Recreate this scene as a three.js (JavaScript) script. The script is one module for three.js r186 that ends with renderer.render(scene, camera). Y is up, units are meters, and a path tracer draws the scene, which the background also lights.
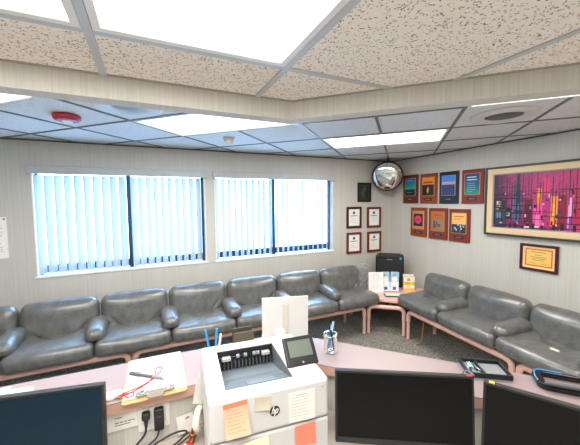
import * as THREE from 'three';
import { RoundedBoxGeometry } from 'three/addons/geometries/RoundedBoxGeometry.js';
import { mergeVertices, mergeGeometries } from 'three/addons/utils/BufferGeometryUtils.js';
import { RectAreaLightUniformsLib } from 'three/addons/lights/RectAreaLightUniformsLib.js';
import { ImprovedNoise } from 'three/addons/math/ImprovedNoise.js';
import { Brush, Evaluator, SUBTRACTION } from 'three-bvh-csg';

RectAreaLightUniformsLib.init();
const scene = new THREE.Scene();
// ---------- camera, sky, lights, exposure ----------
const EYE = 1.70;                                   // eye height; plan coordinates: x right along the window wall, n = -z towards it
const camera = new THREE.PerspectiveCamera(72.36, 580 / 445, 0.02, 80);
{
  const yaw = 0.433805, pitch = 0.0674476, roll = -0.0104032, c = Math.cos, s = Math.sin;
  const f = new THREE.Vector3(s(yaw) * c(pitch), -s(pitch), -c(yaw) * c(pitch));
  const r = new THREE.Vector3(c(yaw), 0, s(yaw)), u = new THREE.Vector3(s(yaw) * s(pitch), c(pitch), -c(yaw) * s(pitch));
  const r2 = r.clone().multiplyScalar(c(roll)).addScaledVector(u, s(roll)), u2 = u.clone().multiplyScalar(c(roll)).addScaledVector(r, -s(roll));
  camera.position.set(0, EYE, 0);
  camera.quaternion.setFromRotationMatrix(new THREE.Matrix4().makeBasis(r2, u2, f.clone().negate()));
}
scene.add(camera);
scene.background = new THREE.Color().setRGB(3.0, 5.4, 8.6);      // bright overcast daylight
const LAMP_OFFICE = 4.4, LAMP_WAITING = 5.0, LAMP_COLOR = new THREE.Color().setRGB(1, 0.96, 0.89);
const renderer = new THREE.WebGLRenderer({ antialias: true });
renderer.toneMapping = THREE.LinearToneMapping;
renderer.toneMappingExposure = 2.6;
renderer.shadowMap.enabled = true;

// ---------- helpers ----------
let seed = 7;
const rnd = () => { seed = (seed + 0x6D2B79F5) | 0; let t = Math.imul(seed ^ (seed >>> 15), 1 | seed); t = (t + Math.imul(t ^ (t >>> 7), 61 | t)) ^ t; return ((t ^ (t >>> 14)) >>> 0) / 4294967296; };
const rr = (a, b) => a + (b - a) * rnd();
const noise = new ImprovedNoise();
const names = new Map();
function numbered(n) { const k = names.get(n) ?? 0; names.set(n, k + 1); return k ? n + '_' + String(k).padStart(3, '0') : n; }
function mesh(name, geo, mat, parent, x = 0, y = 0, z = 0) {
  const m = new THREE.Mesh(geo, mat); m.name = parent === scene ? numbered(name) : name; m.position.set(x, y, z);
  m.castShadow = m.receiveShadow = true; parent.add(m); return m;
}
function tag(o, label, category, group) { o.userData.label = label; o.userData.category = category; if (group) o.userData.group = group; return o; }
function thing(name, label, category, [x, y, z] = [0, 0, 0], turn = 0, group) {
  const o = new THREE.Group(); o.name = numbered(name); o.position.set(x, y, z); o.rotation.y = turn; scene.add(o); return tag(o, label, category, group);
}
function copyOf(o, label, [x, y, z], turn = 0) {
  const c = o.clone(); c.name = numbered(o.name.replace(/_\d{3}$/, '')); c.userData = { ...o.userData, label }; c.position.set(x, y, z); c.rotation.y = turn; scene.add(c); return c;
}
function struct(name) { const g = new THREE.Group(); g.name = numbered(name); g.userData.kind = 'structure'; scene.add(g); return g; }
const box = (w, h, d, r = 0) => r ? new RoundedBoxGeometry(w, h, d, 3, r) : new THREE.BoxGeometry(w, h, d);
const shapeOf = (pts) => new THREE.Shape(pts.map(([a, b]) => new THREE.Vector2(a, b)));
function prism(pts, y0, y1, bevel = 0) {            // pts in (x, n), standing between two heights
  const g = new THREE.ExtrudeGeometry(shapeOf(pts), { depth: y1 - y0 - 2 * bevel, bevelEnabled: bevel > 0, bevelThickness: bevel, bevelSize: bevel, bevelOffset: -bevel, bevelSegments: 3, curveSegments: 8 });
  g.rotateX(-Math.PI / 2); g.translate(0, y0 + bevel, 0); return g;
}
function extr(shape, depth, bevel = 0) { const g = new THREE.ExtrudeGeometry(shape, { depth: depth - 2 * bevel, bevelEnabled: bevel > 0, bevelThickness: bevel, bevelSize: bevel, bevelOffset: -bevel, bevelSegments: 3, curveSegments: 16 }); g.translate(0, 0, bevel); return g; }
function rrect(w, h, r, cx = 0, cy = 0) {
  const s = new THREE.Shape(), x = cx - w / 2, y = cy - h / 2;
  s.moveTo(x + r, y); s.lineTo(x + w - r, y); s.absarc(x + w - r, y + r, r, -Math.PI / 2, 0); s.lineTo(x + w, y + h - r); s.absarc(x + w - r, y + h - r, r, 0, Math.PI / 2);
  s.lineTo(x + r, y + h); s.absarc(x + r, y + h - r, r, Math.PI / 2, Math.PI); s.lineTo(x, y + r); s.absarc(x + r, y + r, r, Math.PI, Math.PI * 1.5); return s;
}
function ringShape(w, h, f) { const s = shapeOf([[-w / 2, -h / 2], [w / 2, -h / 2], [w / 2, h / 2], [-w / 2, h / 2]]); const a = w / 2 - f, b = h / 2 - f; s.holes.push(new THREE.Path([[-a, -b], [-a, b], [a, b], [a, -b]].map(([p, q]) => new THREE.Vector2(p, q)))); return s; }
class Poly extends THREE.CurvePath {}
function tube(pts, r, { seg = 60, round = 0, sides = 10, closed = false } = {}) {
  const v = pts.map((p) => new THREE.Vector3(...p)); let curve;
  if (round) {
    curve = new Poly(); let last = v[0];
    for (let i = 1; i < v.length - 1; i++) {
      const a = v[i].clone().lerp(v[i - 1], Math.min(0.49, round / v[i].distanceTo(v[i - 1]))), b = v[i].clone().lerp(v[i + 1], Math.min(0.49, round / v[i].distanceTo(v[i + 1])));
      curve.add(new THREE.LineCurve3(last, a)); curve.add(new THREE.QuadraticBezierCurve3(a, v[i], b)); last = b;
    }
    curve.add(new THREE.LineCurve3(last, v[v.length - 1]));
  } else curve = new THREE.CatmullRomCurve3(v, closed);
  return new THREE.TubeGeometry(curve, seg, r, sides, closed);
}
const lathe = (pts, seg = 40) => new THREE.LatheGeometry(pts.map(([a, b]) => new THREE.Vector2(a, b)), seg);
function clip(poly, a, b, c) {                       // keep a*x + b*n <= c
  const out = [];
  for (let i = 0; i < poly.length; i++) {
    const p = poly[i], q = poly[(i + 1) % poly.length], dp = a * p[0] + b * p[1] - c, dq = a * q[0] + b * q[1] - c;
    if (dp <= 0) out.push(p);
    if ((dp < 0 && dq > 0) || (dp > 0 && dq < 0)) { const t = dp / (dp - dq); out.push([p[0] + (q[0] - p[0]) * t, p[1] + (q[1] - p[1]) * t]); }
  }
  return out;
}
function areaOf(p) { let s = 0; for (let i = 0; i < p.length; i++) { const q = p[(i + 1) % p.length]; s += p[i][0] * q[1] - q[0] * p[i][1]; } return Math.abs(s) / 2; }
const lin = (r, g, b) => new THREE.Color().setRGB(r, g, b);
const std = (color, roughness = 0.6, extra = {}) => new THREE.MeshStandardMaterial({ color, roughness, ...extra });

// ---------- textures ----------
function canvasTex(w, h, draw, { srgb = true, repeat } = {}) {
  const c = document.createElement('canvas'); c.width = w; c.height = h; draw(c.getContext('2d'), w, h);
  const t = new THREE.CanvasTexture(c); if (srgb) t.colorSpace = THREE.SRGBColorSpace;
  t.wrapS = t.wrapT = THREE.RepeatWrapping; if (repeat) t.repeat.set(...repeat); t.anisotropy = 8; return t;
}
function dataTex(n, f, srgb = true) {
  const d = new Uint8Array(n * n * 4);
  for (let j = 0; j < n; j++) for (let i = 0; i < n; i++) { const v = f(i, j); for (let k = 0; k < 3; k++) d[(j * n + i) * 4 + k] = Math.max(0, Math.min(255, v[k])); d[(j * n + i) * 4 + 3] = 255; }
  const t = new THREE.DataTexture(d, n, n); t.magFilter = THREE.LinearFilter; t.minFilter = THREE.LinearMipmapLinearFilter; t.generateMipmaps = true;
  t.wrapS = t.wrapT = THREE.RepeatWrapping; if (srgb) t.colorSpace = THREE.SRGBColorSpace; t.needsUpdate = true; return t;
}
const wallTex = (() => {                              // woven vertical streaks of the vinyl wall covering, 0.5 m per repeat
  const n = 512, col = Array.from({ length: n }, () => rr(-1, 1)), col2 = Array.from({ length: 64 }, () => rr(-1, 1));
  const streak = Array.from({ length: 900 }, () => [Math.floor(rr(0, n)), rr(0, n), rr(30, 160), rr(-9, 9)]);
  const add = new Float32Array(n * n);
  for (const [x, y, l, a] of streak) for (let k = 0; k < l; k++) add[((Math.floor(y + k)) % n) * n + x] += a * Math.sin(Math.PI * k / l);
  return dataTex(n, (i, j) => { const v = 196 + col[i] * 5 + col2[i >> 3] * 4 + add[j * n + i] + rr(-2, 2); return [v, v - 2, v - 9]; });
})();
wallTex.repeat.set(2, 2);
const carpetTex = dataTex(512, () => { const v = 118 + rr(-52, 52) + (rnd() > 0.93 ? 50 : 0); return [v + 2, v, v - 6]; }); carpetTex.repeat.set(0.36, 0.36);
function fissured(base, pit, count, len, wid) {
  return canvasTex(1024, 1024, (g, w, h) => {
    g.fillStyle = base; g.fillRect(0, 0, w, h);
    for (let i = 0; i < 16000; i++) { g.fillStyle = `rgba(${rnd() > 0.4 ? '255,250,245' : '150,130,115'},${rr(0.04, 0.16)})`; g.fillRect(rr(0, w), rr(0, h), rr(1, 5), rr(1, 5)); }
    g.lineCap = 'round';
    for (let i = 0; i < count; i++) {
      const x = rr(0, w), y = rr(0, h), a = rr(0, 6.28), l = rr(0.2, 1) ** 2 * len, b = a + rr(-1.1, 1.1);
      g.strokeStyle = pit(rr(0.45, 0.95)); g.lineWidth = rr(0.5, 1) * wid;
      for (const [ox, oy] of [[0, 0], [w, 0], [-w, 0], [0, h], [0, -h]]) { g.beginPath(); g.moveTo(x + ox, y + oy); g.lineTo(x + ox + Math.cos(a) * l, y + oy + Math.sin(a) * l); g.lineTo(x + ox + Math.cos(a) * l + Math.cos(b) * l, y + oy + Math.sin(a) * l + Math.sin(b) * l); g.stroke(); }
    }
  });
}
const officeTileTex = fissured('#ece6de', (a) => `rgba(96,70,54,${a})`, 7000, 3.4, 3.6);
const waitTileTex = fissured('#dededd', (a) => `rgba(130,130,132,${a * 0.75})`, 6500, 4, 3);
const leatherBump = dataTex(256, (i, j) => { const v = 128 + 60 * noise.noise(i / 5, j / 5, 0.5) + 40 * noise.noise(i / 2.2, j / 2.2, 3.5); return [v, v, v]; }, false);
const leatherTex = dataTex(256, (i, j) => { const v = 95 + 14 * noise.noise(i / 40, j / 40, 1.5) + 10 * noise.noise(i / 12, j / 12, 7.5) + rr(-4, 4); return [v, v + 1, v]; });
function pageTex(w, h, { bg = '#f4f3ef', lines = 12, ink = 'rgba(90,90,98,0.75)', margin = 0.12, head = true, extra } = {}) {
  return canvasTex(w, h, (g) => {
    g.fillStyle = bg; g.fillRect(0, 0, w, h); g.fillStyle = ink; const m = w * margin;
    if (head) g.fillRect(w * 0.3, h * 0.09, w * 0.4, h * 0.022);
    for (let i = 0; i < lines; i++) { const y = h * (0.17 + 0.74 * i / lines); let x = m; const end = w - m - rr(0, w * 0.25); while (x < end) { const l = rr(w * 0.03, w * 0.1); g.fillRect(x, y, Math.min(l, end - x), Math.max(1, h * 0.012)); x += l + w * 0.02; } }
    if (extra) extra(g, w, h);
  });
}
// ---------- materials ----------
const M = {
  wall: std(0xffffff, 0.75, { map: wallTex, bumpMap: wallTex, bumpScale: 0.0006 }),
  carpet: std(0xffffff, 1, { map: carpetTex, bumpMap: carpetTex, bumpScale: 0.004 }),
  officeTile: std(0xffffff, 0.95, { map: officeTileTex, bumpMap: officeTileTex, bumpScale: 0.002 }),
  waitTile: std(0xffffff, 0.95, { map: waitTileTex, bumpMap: waitTileTex, bumpScale: 0.0015 }),
  tee: std(0xb9bdbf, 0.45, { metalness: 0.1 }), waitTee: std(0x6f7478, 0.5, { metalness: 0.2 }),
  lampFrame: std(0xdfdfdc, 0.4), slab: std(0x9a9a96, 0.9),
  diffuserOffice: new THREE.MeshStandardMaterial({ color: 0xf4f2ec, roughness: 0.4, emissive: lin(1, 0.96, 0.87), emissiveIntensity: 1.25 }),
  diffuserWaiting: new THREE.MeshStandardMaterial({ color: 0xf2f3f2, roughness: 0.4, emissive: lin(1, 0.97, 0.9), emissiveIntensity: 1.2 }),
  whiteMetal: std(0xd9dadb, 0.45), blind: new THREE.MeshPhysicalMaterial({ color: 0xb4c3d0, roughness: 0.9, transmission: 0.06, thickness: 0, side: THREE.DoubleSide }),
  valance: std(0xb4b8bb, 0.6), sash: std(0x24415c, 0.4, { metalness: 0.3 }), sill: std(0xe6e8ea, 0.5),
  glass: new THREE.MeshPhysicalMaterial({ color: 0xffffff, roughness: 0, transmission: 1, thickness: 0, ior: 1.45 }),
  leather: new THREE.MeshPhysicalMaterial({ color: 0xffffff, map: leatherTex, roughness: 0.33, bumpMap: leatherBump, bumpScale: 0.0005, clearcoat: 0.6, clearcoatRoughness: 0.24 }),
  piping: std(0x2b2d30, 0.5),
  mauve: std(0xe2b5a6, 0.4), mauveTop: std(0x938384, 0.38), mauveEdge: std(0xc39c8b, 0.5),
  cherry: std(0x6b2415, 0.35), darkWood: std(0x3a1410, 0.35), burgundy: std(0x4a1228, 0.35), goldLine: std(0xc9a24a, 0.35, { metalness: 0.5 }),
  black: std(0x17181a, 0.42), blackGloss: std(0x101113, 0.18), blackSoft: std(0x1c1d20, 0.6), grey: std(0x55595d, 0.5), midGrey: std(0x83888c, 0.45),
  white: std(0xe9e9e6, 0.45), printerWhite: std(0xc3c3c4, 0.42), paper: std(0xd9d8d4, 0.85), chrome: std(0xc8ccd0, 0.15, { metalness: 1 }),
  screen: new THREE.MeshPhysicalMaterial({ color: 0x040506, roughness: 0.22, specularIntensity: 0.45 }),
  screenBlue: new THREE.MeshPhysicalMaterial({ color: 0x06202f, roughness: 0.25, specularIntensity: 0.4 }),
  clip: std(0x8f8a80, 0.3, { metalness: 0.5 }), blue: std(0x2e8fd0, 0.35), paleBlue: std(0x9fc4e0, 0.3), red: std(0xb01830, 0.35), tan: std(0xc9a06a, 0.6), orange: std(0xf08a5a, 0.8),
};

// ---------- structure ----------
const XR = 3.6, NB = 3.83, XL = -3.0, NF = -2.6, TOP = 2.5;
const LOW = EYE + 0.48, HIGH = EYE + 0.64;            // office ceiling and waiting-room ceiling
const HB = EYE + 0.395;                               // underside of the header between them
{ const g = struct('floor'); mesh('carpet', prism([[XL, 1.4], [XR, 1.4], [XR, NB], [XL, NB]], -0.06, 0), M.carpet, g); mesh('office_vinyl', prism([[XL, NF], [XR, NF], [XR, 1.4], [XL, 1.4]], -0.06, 0), std(0xdcdad4, 0.5), g); }
const WINDOWS = [[-1.05, 0.635, -0.20], [0.745, 2.485, 1.56]], WB = EYE - 0.745, WT = EYE + 0.345;
{
  const g = struct('wall_back'), s = shapeOf([[XL - 0.2, -0.06], [XR + 0.2, -0.06], [XR + 0.2, TOP], [XL - 0.2, TOP]]);
  for (const [a, b] of WINDOWS) s.holes.push(new THREE.Path([[a, WB], [a, WT], [b, WT], [b, WB]].map(([p, q]) => new THREE.Vector2(p, q))));
  mesh('wall_covering', extr(s, 0.17), M.wall, g, 0, 0, -NB - 0.17);
}
{ const g = struct('wall_right'); const m = mesh('wall_covering', extr(shapeOf([[NF, -0.06], [NB, -0.06], [NB, TOP], [NF, TOP]]), 0.15), M.wall, g, XR, 0, 0); m.rotation.y = Math.PI / 2; }
{ const g = struct('wall_left'); const m = mesh('wall_covering', extr(shapeOf([[NF, -0.06], [NB, -0.06], [NB, TOP], [NF, TOP]]), 0.15), M.wall, g, XL - 0.15, 0, 0); m.rotation.y = Math.PI / 2; }
{ const g = struct('wall_front'); mesh('wall_covering', extr(shapeOf([[XL - 0.2, -0.06], [XR + 0.2, -0.06], [XR + 0.2, TOP], [XL - 0.2, TOP]]), 0.15), M.wall, g, 0, 0, -NF); }
{ const g = struct('trim_1'); mesh('dark_crown_line', box(XR - XL, 0.012, 0.012), std(0x4c5056, 0.6), g, (XR + XL) / 2, HIGH - 0.006, -NB + 0.006); mesh('dark_crown_line', box(0.012, 0.012, NB - 1), std(0x4c5056, 0.6), g, XR - 0.006, HIGH - 0.006, -(NB + 1) / 2); }
// header (bulkhead) that follows the reception counter
const HC = [0.640, 1.352], HN = NF + 0.0, hx = (n) => HC[0] + HC[1] - n;           // 45 degree run: x + n = const
{
  const g = struct('wall_header'), k = 0.083, kd = k * Math.SQRT2, c2 = [HC[0] + kd - k, HC[1] + k];
  mesh('wall_covering', prism([[XL, HC[1]], HC, c2, [XL, HC[1] + k]], HB, TOP), M.wall, g);
  mesh('wall_covering', prism([HC, [XR, HC[0] + HC[1] - XR], [XR, HC[0] + HC[1] - XR + kd], c2], HB, TOP), M.wall, g);
}
// office ceiling: 2x4 tiles on a grid square to the windows
const S2 = Math.SQRT1_2;
function tileShape(poly, gap) { const cx = poly.reduce((s, p) => s + p[0], 0) / poly.length, cy = poly.reduce((s, p) => s + p[1], 0) / poly.length; return poly.map(([a, b]) => { const d = Math.hypot(a - cx, b - cy); return [a + (cx - a) / d * gap, b + (cy - b) / d * gap]; }); }
function shiftUV(g) { const u = g.attributes.uv, a = rr(0, 1), b = rr(0, 1); for (let i = 0; i < u.count; i++) u.setXY(i, u.getX(i) + a, u.getY(i) + b); return g; }
const OX = [-3.22, -2.58, -1.97, -1.36, -0.745, -0.135, 0.467, 1.135, 1.75, 2.36, 2.97, 3.6], ON = [1.64, 1.03, -0.19, -1.41, -2.63];
const officeLights = new Set(['5,1', '4,1', '8,3', '2,3']);
const officeCeil = struct('ceiling_office');
{
  const cl = (p) => { p = clip(p, 0, 1, HC[1] - 0.003); p = clip(p, 1, 1, HC[0] + HC[1] - 0.004); p = clip(p, 1, 0, XR); p = clip(p, -1, 0, -XL); return clip(p, 0, -1, -NF); };
  for (let i = 0; i < OX.length - 1; i++) for (let j = 0; j < ON.length - 1; j++) {
    if (officeLights.has(i + ',' + j)) continue;
    const p = cl([[OX[i], ON[j + 1]], [OX[i + 1], ON[j + 1]], [OX[i + 1], ON[j]], [OX[i], ON[j]]]);
    if (p.length < 3 || areaOf(p) < 0.003) continue;
    mesh('ceiling_tile', shiftUV(prism(p, LOW + 0.002, LOW + 0.018)), M.officeTile, officeCeil);
  }
  const bar = (poly, y0 = LOW - 0.003, y1 = LOW + 0.004) => { const p = cl(poly); if (p.length > 2 && areaOf(p) > 1e-4) mesh('grid_tee', prism(p, y0, y1), M.tee, officeCeil); };
  const w = 0.012;
  for (const x of OX.slice(1, -1)) bar([[x - w, NF], [x + w, NF], [x + w, HC[1]], [x - w, HC[1]]]);
  for (const n of ON.slice(1, -1)) for (let i = 0; i < OX.length - 1; i++) bar([[OX[i] + w, n - w], [OX[i + 1] - w, n - w], [OX[i + 1] - w, n + w], [OX[i] + w, n + w]], LOW - 0.0025);
  mesh('wall_angle', prism([[XL, HC[1] - 0.012], [HC[0] - 0.005, HC[1] - 0.012], HC, [XL, HC[1]]], LOW - 0.002, LOW + 0.004), std(0xa39a8e, 0.6), officeCeil);
  mesh('wall_angle', prism([[HC[0] - 0.005, HC[1] - 0.012], [XR, HC[0] + HC[1] - XR - 0.017], [XR, HC[0] + HC[1] - XR], HC], LOW - 0.002, LOW + 0.004), std(0xa39a8e, 0.6), officeCeil);
}
// waiting-room ceiling: 2x2 tiles on a grid turned 45 degrees.  a = (x-n)/sqrt2, b = (x+n)/sqrt2
const A0 = -0.192, TA = 0.597, B0 = 2.44, TB = 0.63;
const BL = (j) => B0 + j * (j < 0 ? 0.607 : 0.635);
const ab = (a, b) => [(a + b) * S2, (b - a) * S2];
const waitLights = [[-3, -1], [-1, 1], [1, -1], [-4, -3], [4, 1]];   // [i, j]: two tiles long along a, one along b
const taken = new Set(); for (const [i, j] of waitLights) { taken.add(i + ',' + j); taken.add((i + 1) + ',' + j); }
const waitCeil = struct('ceiling');
{
  const inRoom = (p) => { p = clip(p, 1, 0, XR); p = clip(p, 0, 1, NB); p = clip(p, -1, 0, -XL); return clip(p, 0, -1, 2.0); };
  const beyondHeader = (p) => p.some(([x, n]) => n > HC[1] + 0.08 || x + n > HC[0] + HC[1] + 0.12);
  for (let i = -9; i < 8; i++) for (let j = -6; j < 5; j++) {
    if (taken.has(i + ',' + j)) continue;
    const a = A0 + i * TA, b = BL(j), b1 = BL(j + 1), p = inRoom([ab(a, b), ab(a + TA, b), ab(a + TA, b1), ab(a, b1)].reverse());
    if (p.length < 3 || areaOf(p) < 0.003 || !beyondHeader(p)) continue;
    mesh('ceiling_tile', shiftUV(prism(p, HIGH + 0.004, HIGH + 0.02)), M.waitTile, waitCeil);
  }
  const bar = (poly) => { const p = inRoom(poly); if (p.length > 2 && areaOf(p) > 1e-4 && beyondHeader(p)) mesh('grid_tee', prism(p, HIGH - 0.002, HIGH + 0.006), M.waitTee, waitCeil); };
  const w = 0.011;
  for (let i = -9; i <= 8; i++) {
    const a = A0 + i * TA, cuts = waitLights.filter(([p]) => p + 1 === i).map(([, q]) => q).sort((x, y) => x - y); let b0 = -2;
    for (const q of [...cuts, null]) { const b1 = q === null ? 6 : BL(q); bar([ab(a - w, b0), ab(a + w, b0), ab(a + w, b1), ab(a - w, b1)].reverse()); if (q !== null) b0 = BL(q + 1); }
  }
  for (let j = -6; j <= 5; j++) for (let i = -9; i < 8; i++) {
    const b = BL(j), a = A0 + i * TA;
    bar([ab(a + w, b - w), ab(a + TA - w, b - w), ab(a + TA - w, b + w), ab(a + w, b + w)].reverse());
  }
  mesh('roof_slab', prism([[XL - 0.2, NF - 0.2], [XR + 0.2, NF - 0.2], [XR + 0.2, NB + 0.17], [XL - 0.2, NB + 0.17]], TOP, TOP + 0.1), M.slab, waitCeil);
}
// windows
WINDOWS.forEach(([a, b, mull]) => {
  const g = struct(numbered('window').replace(/^window$/, 'window_1').replace(/^window_001$/, 'window_2')), z = -NB - 0.105, h = WT - WB, cy = (WT + WB) / 2;
  for (const [x, w] of [[a + 0.016, 0.032], [b - 0.02, 0.04]]) mesh('jamb', box(w, h, 0.05), M.sash, g, x, cy, z);
  mesh('mullion', box(0.045, h, 0.06), M.sash, g, mull, cy, z);
  mesh('head_rail', box(b - a, 0.03, 0.05), M.sash, g, (a + b) / 2, WT - 0.015, z);
  for (const [p, q] of [[a + 0.03, mull - 0.02], [mull + 0.02, b - 0.035]]) {
    mesh('bottom_rail', box(q - p, 0.085, 0.045, 0.006), M.sash, g, (p + q) / 2, WB + 0.075, z);
    mesh('pane', box(q - p, h - 0.13, 0.006), M.glass, g, (p + q) / 2, WB + 0.115 + (h - 0.13) / 2, z);
  }
  mesh('sill', box(b - a + 0.03, 0.022, 0.15, 0.005), M.sill, g, (a + b) / 2, WB + 0.008, -NB - 0.065);
  mesh('reveal', box(0.012, h, 0.085), M.sill, g, b - 0.006, cy, -NB - 0.043);
  mesh('reveal', box(0.012, h, 0.085), M.sill, g, a + 0.006, cy, -NB - 0.043);
});
{ const g = struct('ground'); mesh('paving', prism([[-30, 4.05], [30, 4.05], [30, 50], [-30, 50]], -0.3, -0.2), std(0xdededb, 0.9), g); }

// ---------- ceiling lights ----------
function troffer(label, x, n, y, turn, L, W, mat, power, rim, group) {
  const t = thing('ceiling_light', label, 'ceiling light', [x, y, -n], turn, group);
  const fr = extr(ringShape(L - 0.026, W - 0.026, rim), 0.018, 0.002); fr.rotateX(-Math.PI / 2);
  mesh('frame', fr, M.lampFrame, t, 0, -0.004, 0);
  mesh('housing', box(L - 0.03, 0.05, W - 0.03), M.whiteMetal, t, 0, 0.047, 0);
  mesh('diffuser', box(L - 0.026 - 2 * rim, 0.006, W - 0.026 - 2 * rim), mat, t, 0, 0.008, 0);
  const l = new THREE.RectAreaLight(LAMP_COLOR, power, L - 0.1, W - 0.1); l.name = 'lamp_light'; l.rotation.x = -Math.PI / 2; l.position.y = -0.006; t.add(l);
}
for (const [k, label] of [['5,1', 'large warm ceiling light panel overhead at the top centre of the photo'], ['4,1', 'ceiling light panel cut off by the top left corner of the photo'], ['8,3', 'office ceiling light panel behind the camera on the right'], ['2,3', 'office ceiling light panel behind the camera on the left']]) {
  const [i, j] = k.split(',').map(Number), x = (OX[i] + OX[i + 1]) / 2, n = (ON[j] + ON[j + 1]) / 2;
  troffer(label, x, n, LOW, 0, OX[i + 1] - OX[i], ON[j] - ON[j + 1], M.diffuserOffice, LAMP_OFFICE, 0.022, 'office ceiling lights');
}
['waiting room ceiling light nearest the left window, above the middle seats', 'long ceiling light in front of the round mirror', 'ceiling light at the right edge of the photo, mostly hidden by the header', 'ceiling light at the left edge of the photo beyond the header', 'waiting room ceiling light out of view to the right'].forEach((label, k) => {
  if (k === 4) return;
  const [i, j] = waitLights[k], [x, n] = ab(A0 + (i + 1) * TA, (BL(j) + BL(j + 1)) / 2 + (k > 1 ? 0.02 : 0)), TBj = BL(j + 1) - BL(j);
  troffer(label, x, n, HIGH, -Math.PI / 4, 2 * TA, TBj, M.diffuserWaiting, LAMP_WAITING, 0.02, 'waiting room ceiling lights');
});

// ---------- ceiling fittings ----------
{
  const [x, n] = ab(-1.70, 1.56), t = thing('ceiling_vent', 'pale round ceiling air diffuser beside the red alarm, partly behind the header', 'air vent', [x, HIGH, -n]);
  mesh('outer_ring', lathe([[0.10, 0], [0.125, -0.014], [0.19, -0.018], [0.215, -0.004], [0.215, 0.006], [0.10, 0.006]]), std(0xcfd6da, 0.5), t);
  mesh('inner_cone', lathe([[0, -0.012], [0.05, -0.014], [0.1, -0.004], [0.1, 0.004], [0, 0.004]]), M.midGrey, t);
}
{
  const [x, n] = ab(0.72, 2.78), t = thing('ceiling_vent', 'round ceiling air diffuser with a dark grey centre near the right wall', 'air vent', [x, HIGH, -n]);
  mesh('outer_ring', lathe([[0.12, 0.0], [0.14, -0.014], [0.2, -0.018], [0.225, -0.003], [0.225, 0.006], [0.12, 0.006]]), std(0xd3d1cc, 0.5), t);
  mesh('inner_cone', lathe([[0, -0.016], [0.06, -0.016], [0.125, -0.006], [0.125, 0.004], [0, 0.004]]), M.grey, t);
}
{
  const [x, n] = ab(-2.285, 1.56), t = thing('fire_alarm', 'round red fire alarm with a clear strobe on the ceiling', 'fire alarm', [x, HIGH, -n]);
  mesh('base', lathe([[0, 0.004], [0.084, 0.004], [0.088, -0.006], [0.086, -0.026], [0.074, -0.036], [0, -0.036]]), M.red, t);
  mesh('face_plate', lathe([[0, -0.040], [0.06, -0.040], [0.076, -0.035], [0, -0.033]]), std(0xb07a9c, 0.4), t);
  mesh('strobe_lens', lathe([[0, -0.066], [0.02, -0.063], [0.034, -0.05], [0.036, -0.038], [0, -0.038]]), std(0xe6e8ea, 0.2), t);
}
{
  const t = thing('smoke_detector', 'small white smoke detector on the ceiling between the two windows', 'smoke detector', [0.757, HIGH, -3.06]);
  mesh('mounting_plate', lathe([[0, 0.004], [0.06, 0.004], [0.062, -0.008], [0, -0.008]]), M.white, t);
  mesh('sensor_body', lathe([[0, -0.055], [0.03, -0.053], [0.04, -0.04], [0.046, -0.008], [0, -0.008]]), std(0xd8d2c4, 0.5), t);
}

// ---------- blinds ----------
WINDOWS.forEach(([a, b], w) => {
  const t = thing('vertical_blind', ['white vertical blind with wide closed-looking slats in the left window', 'white vertical blind with thin turned slats in the right window'][w], 'blind', [0, 0, -NB]);
  const x0 = a - 0.02, x1 = b + 0.012;
  mesh('valance', box(x1 - x0, 0.078, 0.055, 0.004), M.valance, t, (x0 + x1) / 2, EYE + 0.343, 0.028);
  mesh('head_rail', box(b - a - 0.03, 0.03, 0.035), M.whiteMetal, t, (a + b) / 2, WT - 0.02, -0.035);
  const slatH = WT - WB - 0.075;
  const sh = new THREE.CylinderGeometry(0.13, 0.13, slatH, 8, 1, true, -0.345, 0.69); sh.translate(0, 0, -0.13);   // a gently curved vane
  const mull = WINDOWS[w][2], spots = [];
  for (const [p, q] of [[a + 0.045, mull - 0.055], [mull + 0.055, b - 0.075]]) { const k = Math.round((q - p) / 0.081); for (let i = 0; i <= k; i++) spots.push(p + (q - p) * i / k); }
  for (const x of spots) {
    const m = mesh('slat', sh, M.blind, t, x + rr(-0.004, 0.004), WB + 0.03 + slatH / 2, -0.048);
    m.rotation.y = THREE.MathUtils.degToRad(w ? 45 : 43) + rr(-0.05, 0.05);
  }
});

// ---------- sofas ----------
function cushion(w, h, d, r, seg, f) {
  let g = new THREE.BoxGeometry(w, h, d, ...seg); g.deleteAttribute('uv'); g.deleteAttribute('normal'); g = mergeVertices(g, 1e-5);
  const p = g.attributes.position, v = new THREE.Vector3(), q = new THREE.Vector3(), nn = new THREE.Vector3(), uv = [];
  const rad = new THREE.Vector3(...(Array.isArray(r) ? r : [r, r, r]));
  for (let i = 0; i < p.count; i++) {
    v.fromBufferAttribute(p, i);
    q.set(THREE.MathUtils.clamp(v.x, -w / 2 + rad.x, w / 2 - rad.x), THREE.MathUtils.clamp(v.y, -h / 2 + rad.y, h / 2 - rad.y), THREE.MathUtils.clamp(v.z, -d / 2 + rad.z, d / 2 - rad.z));
    nn.set((v.x - q.x) / rad.x, (v.y - q.y) / rad.y, (v.z - q.z) / rad.z).normalize();
    v.set(q.x + nn.x * rad.x, q.y + nn.y * rad.y, q.z + nn.z * rad.z);
    f(v, nn, { x: v.x / (w / 2), y: v.y / (h / 2), z: v.z / (d / 2) });
    p.setXYZ(i, v.x, v.y, v.z); uv.push((v.x + v.z * 0.4) * 3, (v.y * 0.9 + v.z) * 3);
  }
  g.setAttribute('uv', new THREE.Float32BufferAttribute(uv, 2)); g.computeVertexNormals(); return g;
}
const bell = (t) => Math.exp(-t * t);
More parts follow.
